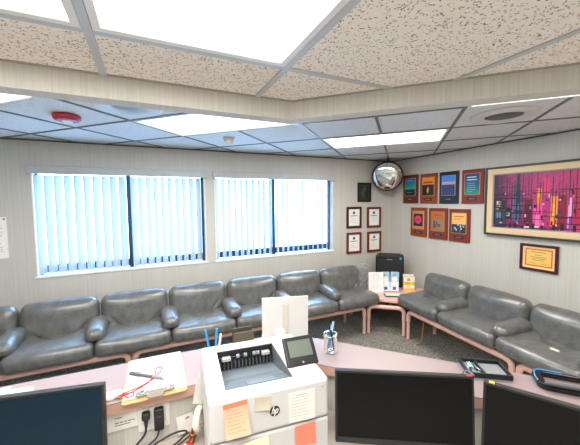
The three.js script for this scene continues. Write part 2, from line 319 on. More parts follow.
function creases(list) { return (x, y) => { let s = 0; for (const [ax, ay, bx, by, w, dep] of list) { const dx = bx - ax, dy = by - ay, l2 = dx * dx + dy * dy, t = Math.min(1, Math.max(0, ((x - ax) * dx + (y - ay) * dy) / l2)), d = Math.hypot(x - ax - dx * t, y - ay - dy * t); s += dep * bell(d / w) * Math.sin(Math.PI * (0.15 + 0.7 * t)); } return s; }; }
function seatGeo(k) {
  const folds = creases(Array.from({ length: 9 }, (_, i) => { const s = i % 2 ? 1 : -1; return [s * rr(0.14, 0.24), rr(-0.26, -0.16), s * rr(0.0, 0.08), rr(-0.12, 0.1), rr(0.009, 0.018), rr(0.006, 0.015)]; }));
  return cushion(0.614, 0.135, 0.565, [0.045, 0.052, 0.05], [48, 12, 44], (v, n, u) => {
    const cx = 1 - u.x * u.x, cz = 1 - u.z * u.z;
    if (n.y > 0) v.y += n.y * (0.026 * cx * cz - 0.034 * bell(u.x / 0.55) * bell((u.z + 0.35) / 0.5) - folds(v.x, v.z) + 0.004 * noise.noise(v.x * 9 + k * 5, v.z * 9, k));
    if (n.z > 0.2) { v.z += n.z * (0.022 * cx + 0.0); const lowz = Math.max(0, Math.min(1, (0.5 - u.y) * 0.9)); v.z += n.z * 0.011 * lowz * Math.sin(v.x * 95 + 4 * noise.noise(v.x * 14, k * 3, 1)) * (0.35 + 0.65 * Math.abs(noise.noise(v.x * 6, k * 7, 2)) * 2) * Math.min(1, Math.abs(u.x) * 1.3 + 0.2); }
    v.x += n.x * 0.008 * cz;
  });
}
function backGeo(k) {
  const folds = creases(Array.from({ length: 8 }, (_, i) => { const s = i % 2 ? 1 : -1; return [s * rr(0.2, 0.29), rr(-0.14, 0.02), s * rr(0.02, 0.12), rr(-0.2, -0.14), rr(0.009, 0.017), rr(0.007, 0.016)]; }));
  return cushion(0.614, 0.40, 0.165, [0.07, 0.085, 0.08], [44, 34, 12], (v, n, u) => {
    const cx = 1 - u.x * u.x, cy = 1 - u.y * u.y;
    v.z += n.z * 0.028 * cx * cy;
    v.y += (u.y > 0 ? 1 : 0) * 0.014 * cx * Math.abs(n.y);
    if (u.y < 0) v.y -= 0.03 * bell(u.x / 0.5) * u.y * u.y;
    if (n.z > 0.2) v.z += n.z * (-folds(v.x, v.y) + 0.004 * noise.noise(v.x * 8 + k * 4, v.y * 8, k + 2) + 0.012 * bell((u.y - 0.55) / 0.25) * cx);
  });
}
const armGeo = cushion(0.145, 0.105, 0.41, [0.06, 0.047, 0.07], [16, 14, 30], (v, n, u) => {
  v.y += n.y * 0.012 * (1 - u.z * u.z); v.x += n.x * 0.008 * (1 - u.z * u.z);
  if (Math.abs(u.z) > 0.72) { const m = (Math.abs(u.z) - 0.72) / 0.28; v.x += n.x * 0.004 * m * Math.sin(v.y * 210); v.y += n.y * 0.004 * m * Math.sin(v.x * 230); }
});
const seatGeos = [0, 1, 2].map(seatGeo), backGeos = [0, 1, 2].map(backGeo);
function makeSeat(k, arm, label) {
  const t = thing('lounge_seat', label, 'seat', [0, 0, 0], 0, arm ? 'grey leather seats along the walls' : 'grey leather seats along the walls');
  mesh('seat_cushion', seatGeos[k], M.leather, t, 0, 0.462, 0.155).rotation.x = 0.05;
  const b = mesh('back_cushion', backGeos[k], M.leather, t, 0, 0.60, -0.04); b.rotation.x = -0.17;
  mesh('seat_base', box(0.56, 0.022, 0.42, 0.008), M.blackSoft, t, 0, 0.384, 0.12);
  mesh('back_support', box(0.3, 0.34, 0.018, 0.006), M.blackSoft, t, 0, 0.56, -0.145).rotation.x = -0.17;
  if (arm) { const a = mesh('arm_cushion', armGeo, M.leather, t, 0.311, 0.57, 0.195); a.rotation.x = 0.06; }
  return t;
}
const rowLabels = ['leather seat cut off by the left edge of the photo', 'second leather seat from the left, below the left end of the window', 'third leather seat from the left, beyond the clipboard', 'fourth leather seat from the left, under the right end of the left window', 'fifth leather seat from the left, just left of the white board', 'sixth leather seat from the left, half hidden by the white board', 'leather seat without an arm beside the corner table and leaflets'];
const protoA = [0, 1, 2].map(() => null); let protoEnd = null;
const BX = -1.714, P = 0.622;
rowLabels.forEach((label, i) => {
  const pos = [BX + P * (i + 0.5), 0, -3.40], last = i === rowLabels.length - 1, k = i % 3;
  if (last) { protoEnd = makeSeat(1, false, label); protoEnd.position.set(...pos); return; }
  if (protoA[k]) copyOf(protoA[k], label, pos); else { protoA[k] = makeSeat(k, true, label); protoA[k].position.set(...pos); }
});
['leather seat on the right wall nearest the corner, below the plaques', 'leather seat under the framed certificate on the right wall', 'worn leather seat with a pale scuff at the right edge of the photo'].forEach((label, i) => {
  const s = copyOf(protoA[[2, 0, 1][i]], label, [3.214 - 0.0675 * i, 0, -(2.521 - 0.6415 * i)], -Math.PI / 2 - 0.105); s.scale.x = 1.03; for (const c of s.children) if (/back_cushion|arm_cushion|back_support/.test(c.name)) c.position.y -= c.name === 'arm_cushion' ? 0.022 : 0.036;
  if (i === 2) {
    const sh = new THREE.Shape(); for (let k = 0; k < 14; k++) { const a = k / 14 * 6.283, r = rr(0.35, 1); sh[k ? 'lineTo' : 'moveTo'](Math.cos(a) * 0.045 * r, Math.sin(a) * 0.022 * r); }
    const g = extr(sh, 0.002); g.rotateX(-Math.PI / 2); const m = mesh('worn_patch', g, std(0xcfcac0, 0.9), s, 0.057, 0.5425, 0.285); m.userData.label = 'pale torn patch'; m.rotation.x = 0.12;
  }
});
function sofaFrame(label, L, x, z, turn) {          // rail from local x = 0 to L, bent down to a leg at each end
  const t = thing('sofa_frame', label, 'sofa frame', [x, 0, z], turn, 'dusty pink tube sofa frames'), H = 0.34;
  mesh('front_rail', tube([[0.02, H - 0.12, 0], [0.02, H, 0], [L - 0.02, H, 0], [L - 0.02, H - 0.12, 0]], 0.026, { round: 0.075, seg: 90 }), M.mauve, t);
  mesh('rear_rail', tube([[0.02, H - 0.12, -0.42], [0.02, H, -0.42], [L - 0.02, H, -0.42], [L - 0.02, H - 0.12, -0.42]], 0.02, { round: 0.075, seg: 90 }), M.mauve, t);
  for (const px of [0.02, L - 0.02]) for (const pz of [0, -0.42]) { const l = mesh('leg', lathe([[0, 0], [0.024, 0], [0.024, 0.012], [0.02, 0.016], [0.02, H - 0.11], [0, H - 0.11]], 14), M.mauve, t, px, 0, pz); }
  for (const px of [0.25, L / 2, L - 0.25]) mesh('cross_bar', box(0.03, 0.02, 0.42), M.mauve, t, px, H + 0.004, -0.21);
}
sofaFrame('dusty pink tube frame under the leftmost leather seats', 2.64, -2.84, -3.065, 0);
sofaFrame('dusty pink tube frame under the window seats ending at the corner table', 2.66, -0.185, -3.065, 0);
sofaFrame('dusty pink tube frame under the right wall seats next to the corner table', 1.28, 2.845, -2.725, -Math.PI / 2 - 0.087);
sofaFrame('dusty pink tube frame mostly hidden behind the counter at the right edge', 0.6, 2.731, -1.43, -Math.PI / 2 - 0.087);
{
  const t = thing('corner_table', 'dusty pink corner table between the two rows of seats', 'table');
  mesh('tabletop', prism([[2.66, 3.42], [2.66, 3.06], [2.72, 2.98], [2.82, 2.87], [3.18, 2.845], [3.56, 2.845], [3.56, 3.79], [2.66, 3.79]], 0.395, 0.428, 0.006), M.mauve, t);
  mesh('front_rail', tube([[2.525, 0.2, -3.065], [2.525, 0.352, -3.065], [2.85, 0.352, -2.785], [2.85, 0.2, -2.785]], 0.026, { round: 0.08, seg: 60 }), M.mauve, t);
  for (const [x, n] of [[2.525, 3.065], [2.85, 2.785]]) mesh('leg', lathe([[0, 0], [0.024, 0], [0.024, 0.012], [0.02, 0.016], [0.02, 0.22], [0, 0.22]], 14), M.mauve, t, x, 0, -n);
  for (const [x, n] of [[2.72, 3.7], [3.5, 2.95], [3.5, 3.7]]) mesh('leg', lathe([[0, 0], [0.024, 0], [0.024, 0.012], [0.02, 0.016], [0.02, 0.396], [0, 0.396]], 14), M.mauve, t, x, 0, -n);
  mesh('side_rail', box(0.03, 0.03, 0.62), M.mauve, t, 2.69, 0.38, -3.38); mesh('side_rail', box(0.62, 0.03, 0.03), M.mauve, t, 3.18, 0.38, -2.89);
}
{
  const s = new THREE.Shape(); s.moveTo(-0.012, 0); s.lineTo(0.012, 0); s.lineTo(0.010, 0.22); s.lineTo(-0.010, 0.22);
  const pts = [[2.875, 0.31, -2.50], [2.87, 0.2, -2.51], [2.865, 0.1, -2.515], [2.85, 0.03, -2.52], [2.81, 0.008, -2.54]];
  const g = tube(pts, 0.009, { seg: 30, sides: 6 }); tag(mesh('strap', g, std(0x9a6a2e, 0.7), scene), 'thin brown strap hanging to the carpet below the right seats', 'strap');
}

// ---------- corner: purifier, leaflets, mirror ----------
{
  const t = thing('air_purifier', 'black air purifier standing on the corner table behind the leaflets', 'air purifier', [3.25, 0.428, -3.47], -Math.PI / 4);
  mesh('housing', extr(rrect(0.40, 0.475, 0.045), 0.17, 0.02), M.black, t, 0, 0.24, -0.09);
  mesh('top_grille', box(0.3, 0.008, 0.1, 0.003), M.blackSoft, t, 0, 0.478, -0.005);
  for (let i = 0; i < 7; i++) mesh('grille_slot', box(0.28, 0.006, 0.008), M.blackGloss, t, 0, 0.483, -0.045 + i * 0.013);
  mesh('front_panel', extr(rrect(0.34, 0.40, 0.03), 0.012, 0.004), M.blackSoft, t, 0, 0.205, 0.078);
  mesh('maker_plate', box(0.07, 0.012, 0.003), M.midGrey, t, 0.0, 0.41, 0.09);
  mesh('blue_sticker', box(0.032, 0.034, 0.003), M.blue, t, 0.155, 0.43, 0.0815).userData.label = 'bright blue sticker';
  for (const x of [-0.15, 0.15]) mesh('foot', box(0.05, 0.012, 0.14, 0.004), M.blackSoft, t, x, 0.004, 0);
}
function board(name, tex, w, h, parent, x, y, z, tilt = -0.12, mat) { const m = mesh(name, box(w, h, 0.003), [M.paper, M.paper, M.paper, M.paper, std(0xffffff, 0.7, { map: tex }), M.paper], parent, x, y, z); m.rotation.x = tilt; return m; }
const T0 = 0.428;
{
  const turn = -0.5;
  const a = thing('notice_stand', 'white printed notice standing on the corner table, left of the leaflets', 'notice', [2.845, T0, -3.30], turn);
  board('page', pageTex(128, 170, { lines: 14 }), 0.20, 0.275, a, 0, 0.142, 0, -0.12); mesh('easel_back', box(0.14, 0.2, 0.006), M.whiteMetal, a, 0, 0.099, -0.05).rotation.x = 0.3; mesh('foot_lip', box(0.2, 0.008, 0.035, 0.002), M.whiteMetal, a, 0, 0.004, 0.02);
  const face = (c1) => pageTex(96, 200, { bg: '#e9f1f6', lines: 4, head: false, extra: (g, w, h) => { g.fillStyle = '#9cc8e6'; g.fillRect(0, 0, w, h * 0.52); g.fillStyle = '#e8eef2'; g.beginPath(); g.ellipse(w * 0.5, h * 0.4, w * 0.33, h * 0.17, 0, 0, 7); g.fill(); g.fillStyle = c1; g.beginPath(); g.arc(w * 0.48, h * 0.2, w * 0.17, 0, 7); g.fill(); g.fillStyle = '#f2d0ae'; g.beginPath(); g.arc(w * 0.5, h * 0.24, w * 0.13, 0, 7); g.fill(); g.fillStyle = '#3a5da8'; g.fillRect(w * 0.3, h * 0.78, w * 0.4, h * 0.15); } });
  [['#b0702c', 2.985, -3.265, 'pale blue leaflet with a small portrait, directly right of the printed notice', 0.05], ['#a0522d', 3.095, -3.205, 'second pale blue leaflet with a portrait, leaning right in front of the air purifier', -0.16]].forEach(([c, x, z, label, roll]) => {
    const l = thing('leaflet', label, 'leaflet', [x, T0, z], turn, 'pale blue leaflets on the corner table');
    const p = board('page', face(c), 0.115, 0.27, l, 0, 0.142, 0, -0.12); p.rotation.z = roll * 0.3; mesh('back_strut', box(0.05, 0.2, 0.004), M.paper, l, 0, 0.098, -0.045).rotation.x = 0.28;
  });
  const y = thing('leaflet_box', 'small yellow and white carton near the right row of seats', 'carton', [3.32, T0, -3.165], -0.55);
  const yt = canvasTex(96, 140, (g, w, h) => { g.fillStyle = '#f5f3ee'; g.fillRect(0, 0, w, h); g.fillStyle = '#f4cf1c'; g.fillRect(0, h * 0.36, w, h * 0.26); g.fillRect(0, h * 0.84, w, h * 0.16); g.fillStyle = '#c98'; g.fillRect(w * 0.3, h * 0.1, w * 0.3, h * 0.2); g.fillStyle = '#b88a10'; for (let i = 0; i < 3; i++) g.fillRect(w * 0.14, h * (0.4 + i * 0.065), w * rr(0.4, 0.7), 3); g.fillStyle = '#999'; for (let i = 0; i < 3; i++) g.fillRect(w * 0.14, h * (0.67 + i * 0.05), w * rr(0.4, 0.7), 2); });
  mesh('carton', box(0.15, 0.195, 0.05), [M.paper, M.paper, std(0xf0c818, 0.6), M.paper, std(0xffffff, 0.6, { map: yt }), M.paper], y, 0, 0.098, 0); mesh('flap', box(0.15, 0.03, 0.002), M.paper, y, 0, 0.21, -0.024).rotation.x = -0.15;
  const tr = thing('leaflet_tray', 'flat white card in a dark tray lying on the corner table', 'tray', [2.93, T0, -3.06], -0.55);
  mesh('tray_base', box(0.22, 0.012, 0.13, 0.004), M.blackSoft, tr, 0, 0.006, 0); mesh('card', box(0.2, 0.006, 0.105), M.paper, tr, 0, 0.0155, -0.003);
  const w = thing('wrapped_package', 'grey plastic-wrapped package standing behind the notice', 'package', [2.74, T0 + 0.005, -3.50], -0.1);
  mesh('wrapping', cushion(0.17, 0.34, 0.1, 0.03, [14, 26, 8], (v, n) => { const d = 0.016 * noise.noise(v.x * 26, v.y * 22, v.z * 20 + 3); v.addScaledVector(n, d); }), std(0x8d9094, 0.3), w, 0, 0.165, 0); mesh('folded_top', cushion(0.15, 0.05, 0.05, 0.02, [10, 6, 6], (v, n) => v.addScaledVector(n, 0.012 * noise.noise(v.x * 40, v.y * 40, 5))), std(0x9a9da0, 0.35), w, 0, 0.345, 0);
}
{
  const t = thing('convex_mirror', 'round convex safety mirror with a black rim in the corner', 'mirror', [3.283, EYE + 0.37, -3.575]);
  t.lookAt(1.3, 1.05, -1.2);
  const R = 0.42, a = 0.215, cap = []; for (let i = 0; i <= 14; i++) { const r = a * i / 14; cap.push([r, Math.sqrt(R * R - r * r) - Math.sqrt(R * R - a * a)]); } cap.push([a, -0.012], [0, -0.012]);
  const g = lathe(cap.reverse(), 64); g.rotateX(Math.PI / 2);
  mesh('mirror_face', g, new THREE.MeshStandardMaterial({ color: 0xf2f4f4, metalness: 1, roughness: 0.03 }), t);
  const rim = new THREE.TorusGeometry(a + 0.003, 0.011, 12, 64); mesh('rim', rim, M.black, t, 0, 0, 0);
  mesh('back_shell', (() => { const b = lathe([[0, -0.05], [0.12, -0.045], [0.2, -0.015], [a, -0.012], [0, -0.012]], 48); b.rotateX(Math.PI / 2); return b; })(), M.blackSoft, t);
  mesh('bracket', tube([[0, 0.2, -0.01], [0, 0.26, -0.06], [0.0, 0.22, -0.16], [0, 0.0, -0.2], [0, 0, -0.05]], 0.01, { seg: 30, sides: 8 }), M.black, t);
}

// ---------- framed things on the walls ----------
function onWall(o, side, along, y) { if (side === 'back') { o.position.set(along, y, -NB); o.rotation.y = 0; } else { o.position.set(XR, y, -along); o.rotation.y = -Math.PI / 2; } return o; }
function framed(name, label, category, side, along, y, w, h, fw, dep, frameMat, tex, { mat, matW = 0, group, line } = {}) {
  const t = onWall(thing(name, label, category, [0, 0, 0], 0, group), side, along, y);
  mesh('frame', extr(ringShape(w, h, fw), dep, 0.004), frameMat, t, 0, 0, 0.001);
  mesh('backing', box(w - 0.01, h - 0.01, 0.006), M.blackSoft, t, 0, 0, 0.004);
  if (mat) mesh('mat_board', extr(ringShape(w - 2 * fw, h - 2 * fw, matW), 0.004), mat, t, 0, 0, 0.009);
  const pw = w - 2 * fw - 2 * matW, ph = h - 2 * fw - 2 * matW;
  mesh('print', box(pw, ph, 0.003), [M.paper, M.paper, M.paper, M.paper, std(0xffffff, 0.5, { map: tex }), M.paper], t, 0, 0, 0.0085);
  if (line) mesh('gold_fillet', extr(ringShape(pw + 0.008, ph + 0.008, 0.008), 0.007), line, t, 0, 0, 0.008);
  return t;
}
const certTex = () => pageTex(96, 128, { lines: 6, margin: 0.2, extra: (g, w, h) => { g.fillStyle = '#f4f3ef'; g.fillRect(0, 0, w, h * 0.36); g.fillStyle = '#20408e'; g.beginPath(); g.arc(w / 2, h * 0.22, w * 0.11, 0, 7); g.fill(); g.fillStyle = '#667'; g.fillRect(w * 0.2, h * 0.38, w * 0.6, 4); } });
[['upper left', 2.854, -0.248, M.darkWood], ['upper right', 3.24, -0.256, M.cherry], ['lower left', 2.855, -0.641, M.cherry], ['lower right', 3.248, -0.644, M.cherry]].forEach(([w, x, y, m]) =>
  framed('framed_certificate', `white certificate in a dark red frame, ${w} of the four left of the corner`, 'certificate', 'back', x, EYE + y, 0.275, 0.325, 0.034, 0.022, m, certTex(), { group: 'four certificates on the window wall' }));
framed('wall_plaque', 'dark bronze plaque in a black frame above the four certificates', 'plaque', 'back', 3.05, EYE + 0.138, 0.257, 0.297, 0.028, 0.02, std(0x1d1512, 0.4), canvasTex(96, 112, (g, w, h) => { g.fillStyle = '#15201f'; g.fillRect(0, 0, w, h); g.strokeStyle = '#5c6a55'; g.lineWidth = 2; g.strokeRect(8, 8, w - 16, h - 16); g.fillStyle = '#6a7766'; for (let i = 0; i < 9; i++) g.fillRect(w * rr(0.18, 0.3), h * (0.16 + i * 0.08), w * rr(0.25, 0.5), 3); }));
const plaqueArt = {
  teal: (g, w, h) => { const q = g.createLinearGradient(0, 0, 0, h); q.addColorStop(0, '#1b62a8'); q.addColorStop(0.4, '#178c8c'); q.addColorStop(0.62, '#35b08a'); q.addColorStop(0.64, '#0e2440'); q.addColorStop(1, '#0b1a30'); g.fillStyle = q; g.fillRect(0, 0, w, h); g.fillStyle = '#7fc4c0'; g.fillRect(w * 0.2, h * 0.12, w * 0.6, 4); g.fillRect(w * 0.2, h * 0.8, w * 0.5, 3); },
  orange: (g, w, h) => { g.fillStyle = '#1c1a20'; g.fillRect(0, 0, w, h); g.fillStyle = '#e88c2a'; g.fillRect(0, 0, w, h * 0.4); g.fillStyle = '#b3342a'; g.fillRect(w * 0.1, h * 0.22, w * 0.8, h * 0.1); g.fillStyle = '#e0a040'; g.beginPath(); g.moveTo(w * 0.45, h * 0.5); g.lineTo(w * 0.6, h * 0.62); g.lineTo(w * 0.5, h * 0.92); g.lineTo(w * 0.38, h * 0.75); g.fill(); },
  blue: (g, w, h) => { g.fillStyle = '#2460b8'; g.fillRect(0, 0, w, h); g.fillStyle = '#3f86dd'; g.fillRect(0, 0, w, h * 0.34); g.fillStyle = '#e08a4a'; g.fillRect(0, h * 0.36, w, h * 0.1); g.fillStyle = '#e9e4da'; g.fillRect(0, h * 0.33, w, 3); g.fillStyle = '#18315e'; g.fillRect(0, h * 0.48, w, h * 0.52); g.fillStyle = '#3a5f98'; for (let i = 0; i < 6; i++) g.fillRect(w * (0.08 + i * 0.15), h * 0.52, 4, h * 0.42); },
  navy: (g, w, h) => { const q = g.createLinearGradient(0, 0, 0, h); q.addColorStop(0, '#1a3c72'); q.addColorStop(0.6, '#1e5f74'); q.addColorStop(1, '#2c8f74'); g.fillStyle = q; g.fillRect(0, 0, w, h); g.fillStyle = '#d8e4ee'; g.fillRect(w * 0.16, h * 0.14, w * 0.62, 6); g.fillRect(w * 0.16, h * 0.27, w * 0.66, 6); g.fillStyle = '#8fb6cc'; for (let i = 0; i < 5; i++) g.fillRect(w * 0.16, h * (0.45 + i * 0.1), w * rr(0.3, 0.6), 3); },
  pink: (g, w, h) => { g.fillStyle = '#c88a52'; g.fillRect(0, 0, w, h); g.fillStyle = '#2a1a2a'; g.fillRect(w * 0.08, h * 0.14, w * 0.84, h * 0.72); g.fillStyle = '#d8436c'; g.beginPath(); g.ellipse(w / 2, h * 0.48, w * 0.32, h * 0.24, 0, 0, 7); g.fill(); g.fillStyle = '#7a1c4c'; g.fillRect(w * 0.25, h * 0.44, w * 0.5, 5); g.fillRect(w * 0.25, h * 0.54, w * 0.4, 4); },
  brown: (g, w, h) => { g.fillStyle = '#b4672c'; g.fillRect(0, 0, w, h); g.fillStyle = '#8f7a62'; g.fillRect(w * 0.08, h * 0.4, w * 0.84, h * 0.5); g.fillStyle = '#4c4450'; for (let i = 0; i < 9; i++) g.fillRect(w * rr(0.1, 0.7), h * rr(0.42, 0.75), w * 0.12, h * 0.14); g.fillStyle = '#7a3818'; g.fillRect(w * 0.2, h * 0.14, w * 0.6, 5); },
  crowd: (g, w, h) => { g.fillStyle = '#e6b45e'; g.fillRect(0, 0, w, h); g.fillStyle = '#c05a34'; g.fillRect(w * 0.15, h * 0.14, w * 0.7, 7); g.fillRect(w * 0.15, h * 0.28, w * 0.5, 4); g.fillStyle = '#23283c'; g.fillRect(0, h * 0.56, w, h * 0.44); for (let i = 0; i < 9; i++) { g.fillStyle = rnd() > 0.5 ? '#c8cdd8' : '#6e5a52'; g.fillRect(w * rr(0.02, 0.88), h * rr(0.52, 0.84), w * 0.1, h * 0.1); } },
};
const woods = { dark: std(0x5e1f12, 0.3), mid: std(0x8a3a18, 0.3), black: std(0x15202e, 0.3), red: std(0x7c2c1c, 0.3) };
[['teal', 3.41, 0.173, 0.28, 0.425, 'dark', 'wooden plaque with a teal and navy print beside the mirror', '#18305a'], ['orange', 3.085, 0.167, 0.285, 0.42, 'mid', 'wooden plaque with an orange and black print in the upper row'], ['blue', 2.765, 0.166, 0.28, 0.42, 'black', 'black-edged plaque with a blue and orange print in the upper row'], ['navy', 2.442, 0.165, 0.275, 0.415, 'red', 'wooden plaque with a navy and green print beside the large painting'],
 ['pink', 3.248, -0.311, 0.29, 0.42, 'mid', 'wooden plaque with a pink oval, leftmost of the lower row'], ['brown', 2.918, -0.317, 0.295, 0.425, 'red', 'wooden plaque with a brown group picture, middle of the lower row'], ['crowd', 2.602, -0.322, 0.285, 0.42, 'red', 'wooden plaque with a yellow and navy group print, rightmost of the lower row']].forEach(([k, n, y, w, h, wd, label]) => {
  const t = onWall(thing('award_plaque', label, 'plaque', [0, 0, 0], 0, 'award plaques on the right wall'), 'right', n, EYE + y);
  mesh('board', extr(rrect(w, h, 0.004), 0.022, 0.005), woods[wd], t, 0, 0, 0.001);
  const pw = w * 0.68, ph = h * 0.6, py = h * 0.07;
  mesh('gold_border', box(pw + 0.014, ph + 0.014, 0.003), std(0xb88a4a, 0.4), t, 0, py, 0.0235);
  mesh('print', box(pw, ph, 0.003), [M.paper, M.paper, M.paper, M.paper, std(0xffffff, 0.35, { map: canvasTex(96, 144, plaqueArt[k]) }), M.paper], t, 0, py, 0.0255);
  mesh('name_plate', box(w * 0.46, h * 0.085, 0.003), M.blackSoft, t, 0, -h * 0.36, 0.0235);
  mesh('engraving', box(w * 0.28, h * 0.02, 0.002), M.midGrey, t, 0, -h * 0.36, 0.0252);
});
{
  const tex = canvasTex(900, 500, (g, w, h) => {
    const q = g.createLinearGradient(0, 0, w, 0); q.addColorStop(0, '#3a1838'); q.addColorStop(0.12, '#8c1e5c'); q.addColorStop(0.3, '#a8286c'); q.addColorStop(0.6, '#b82a66'); q.addColorStop(1, '#a4225a'); g.fillStyle = q; g.fillRect(0, 0, w, h);
    const paint = () => {
    const R = (c, x, y, a, b) => { g.fillStyle = c; g.fillRect(x * w, y * h, a * w, b * h); };
    for (let i = 0; i < 260; i++) { g.strokeStyle = `rgba(${rnd() > 0.45 ? '240,120,180' : '70,10,60'},${rr(0.1, 0.4)})`; g.lineWidth = rr(1, 6); const x = rr(0, w), y = rr(0, h * 0.6), l = rr(20, 110), a = rr(2.2, 2.9); g.beginPath(); g.moveTo(x, y); g.quadraticCurveTo(x + l * 0.3, y - 10, x + Math.cos(a) * l, y + Math.sin(a) * l); g.stroke(); }
    R('#1d1a2c', 0.0, 0.48, 0.16, 0.52); R('#2e3c4c', 0.02, 0.66, 0.14, 0.3); R('#5f7f8e', 0.04, 0.7, 0.06, 0.12);
    for (let i = 0; i < 14; i++) R('#d8cf9a', 0.03 + (i % 4) * 0.022, 0.5 + Math.floor(i / 4) * 0.045, 0.012, 0.025);
    R('#10101c', 0.165, 0.62, 0.07, 0.2); R('#c9c0c4', 0.175, 0.7, 0.04, 0.08);
    R('#1f5a86', 0.255, 0.2, 0.03, 0.7); R('#4aa0bc', 0.262, 0.45, 0.014, 0.4); R('#1c2540', 0.29, 0.0, 0.045, 0.85); R('#3e86a4', 0.315, 0.55, 0.012, 0.35); R('#5a2a72', 0.335, 0.3, 0.03, 0.6);
    R('#7a1238', 0.385, 0.46, 0.11, 0.5); R('#4c0c2c', 0.4, 0.55, 0.07, 0.3); R('#ee7a2c', 0.53, 0.28, 0.055, 0.3); R('#f7a03a', 0.54, 0.34, 0.03, 0.1); R('#e24a9c', 0.5, 0.55, 0.1, 0.4); R('#f06aa6', 0.53, 0.72, 0.04, 0.2);
    R('#d8246e', 0.6, 0.1, 0.07, 0.3); R('#f08a24', 0.69, 0.42, 0.07, 0.5); R('#f9b04a', 0.70, 0.55, 0.03, 0.2); R('#8a1030', 0.77, 0.4, 0.08, 0.55); R('#d9a0d0', 0.865, 0.45, 0.035, 0.5); R('#6a4a9c', 0.875, 0.75, 0.03, 0.2); R('#b01848', 0.92, 0.3, 0.08, 0.6);
    for (let i = 0; i < 70; i++) R(['#0c0a14', '#1a1022', '#f0a0c8', '#c02a70', '#20304c'][i % 5], rr(0, 1), rr(0.3, 0.95), rr(0.008, 0.03), rr(0.01, 0.07));
    for (let i = 0; i < 46; i++) R('#0d0a16', Math.round(rr(0, 30)) / 30, rr(-0.1, 0.4), rr(0.003, 0.009), rr(0.3, 1));
    for (let i = 0; i < 40; i++) R('#0d0a16', rr(-0.1, 0.8), rr(0.2, 1), rr(0.1, 0.45), rr(0.006, 0.016));
    for (let i = 0; i < 8; i++) R('#0d0a16', 0.2 + i * 0.1 + rr(-0.03, 0.03), 0.9 + rr(-0.02, 0.02), rr(0.02, 0.06), 0.1);
    R('#e6d8b8', 0.4, 0.95, 0.06, 0.03); R('#e6d8b8', 0.52, 0.94, 0.05, 0.025);
    };
    g.save(); g.scale(0.575, 1); paint(); g.restore(); g.save(); g.translate(w, 0); g.scale(-0.425, 1); paint(); g.restore();
  });
  const W = 1.55, H = 0.765, t = onWall(thing('painting', 'large framed abstract painting in magenta, orange and black on the right wall', 'painting'), 'right', 2.268 - W / 2, EYE - 0.016);
  mesh('outer_frame', extr(ringShape(W, H, 0.02), 0.05, 0.004), std(0x2e3438, 0.4), t, 0, 0, 0.001);
  mesh('inner_frame', extr(ringShape(W - 0.04, H - 0.04, 0.062), 0.04, 0.006), std(0xd9bf98, 0.5), t, 0, 0, 0.001);
  mesh('fillet', extr(ringShape(W - 0.164, H - 0.164, 0.01), 0.03), std(0x8f98a4, 0.5), t, 0, 0, 0.001);
  mesh('canvas', box(W - 0.18, H - 0.18, 0.012), [M.paper, M.paper, M.paper, M.paper, std(0xffffff, 0.45, { map: tex }), M.paper], t, 0, 0, 0.014);
}
framed('framed_certificate', 'yellow certificate in a burgundy frame below the large painting', 'certificate', 'right', 1.724, EYE - 0.597, 0.338, 0.276, 0.027, 0.022, M.burgundy, canvasTex(200, 150, (g, w, h) => {
  g.fillStyle = '#eac06a'; g.fillRect(0, 0, w, h); g.strokeStyle = '#c8572a'; g.lineWidth = 8; g.strokeRect(12, 12, w - 24, h - 24); g.fillStyle = '#7a5a2c'; g.fillRect(w * 0.24, h * 0.2, w * 0.5, 4); g.fillRect(w * 0.36, h * 0.35, w * 0.26, 3); g.fillRect(w * 0.22, h * 0.46, w * 0.56, 3); g.fillRect(w * 0.26, h * 0.54, w * 0.48, 3); g.fillRect(w * 0.3, h * 0.62, w * 0.38, 3); g.fillRect(w * 0.16, h * 0.78, w * 0.26, 2); g.fillRect(w * 0.58, h * 0.78, w * 0.26, 2);
}), { mat: std(0xe8d9a8, 0.6), matW: 0.012 });
{
  const t = onWall(thing('wall_notice', 'white printed notice with a red pin at the left edge of the photo', 'notice'), 'back', -1.36, EYE - 0.318);
  mesh('page', box(0.21, 0.402, 0.003), [M.paper, M.paper, M.paper, M.paper, std(0xffffff, 0.8, { map: pageTex(128, 240, { lines: 16, ink: 'rgba(110,112,118,0.6)' }) }), M.paper], t, 0, 0, 0.003);
  mesh('push_pin', lathe([[0, 0.016], [0.006, 0.014], [0.004, 0.004], [0.008, 0], [0, 0]], 14), M.red, t, 0.088, 0.182, 0.006).rotation.x = Math.PI / 2;
}

// ---------- reception counter and desk ----------
const K = -0.033, KD = -1.111, ND = [0.743, 0.669];
const meet = (a, b) => { const x = (b - a) / (K - KD); return [x, a + K * x]; };   // left run n = a + K x, diagonal run n = b + KD x
const farB = 2.29, dB = (d) => farB - d / ND[1];
const CT = EYE - 0.74;
const endPt = (b, s) => { const x0 = 2.1 - ND[0] * s, n0 = farB + KD * 2.1 - ND[1] * s; return [x0, n0]; };
function run(aFar, dFar, aNear, dNear) { return [[-2.7, aFar - K * 2.7], [-2.7, aNear - K * 2.7], meet(aNear, dB(dNear)), endPt(0, dNear), endPt(0, dFar), meet(aFar, dB(dFar))]; }
run.ccw = (p) => p;
{ const g = struct('wall_counter'); mesh('wall_covering', prism(run(1.43, 0.10, 1.287, 0.215), 0, CT - 0.04), M.wall, g); }
{
  const t = thing('reception_counter', 'long pale pink reception counter top bending to the right', 'counter');
  mesh('counter_top', prism(run(1.563, 0, 1.258, 0.247), CT - 0.006, CT, 0.002), M.mauveTop, t);
  mesh('edge_band', prism(run(1.562, 0.001, 1.259, 0.246), CT - 0.045, CT - 0.006), M.mauveEdge, t);
}
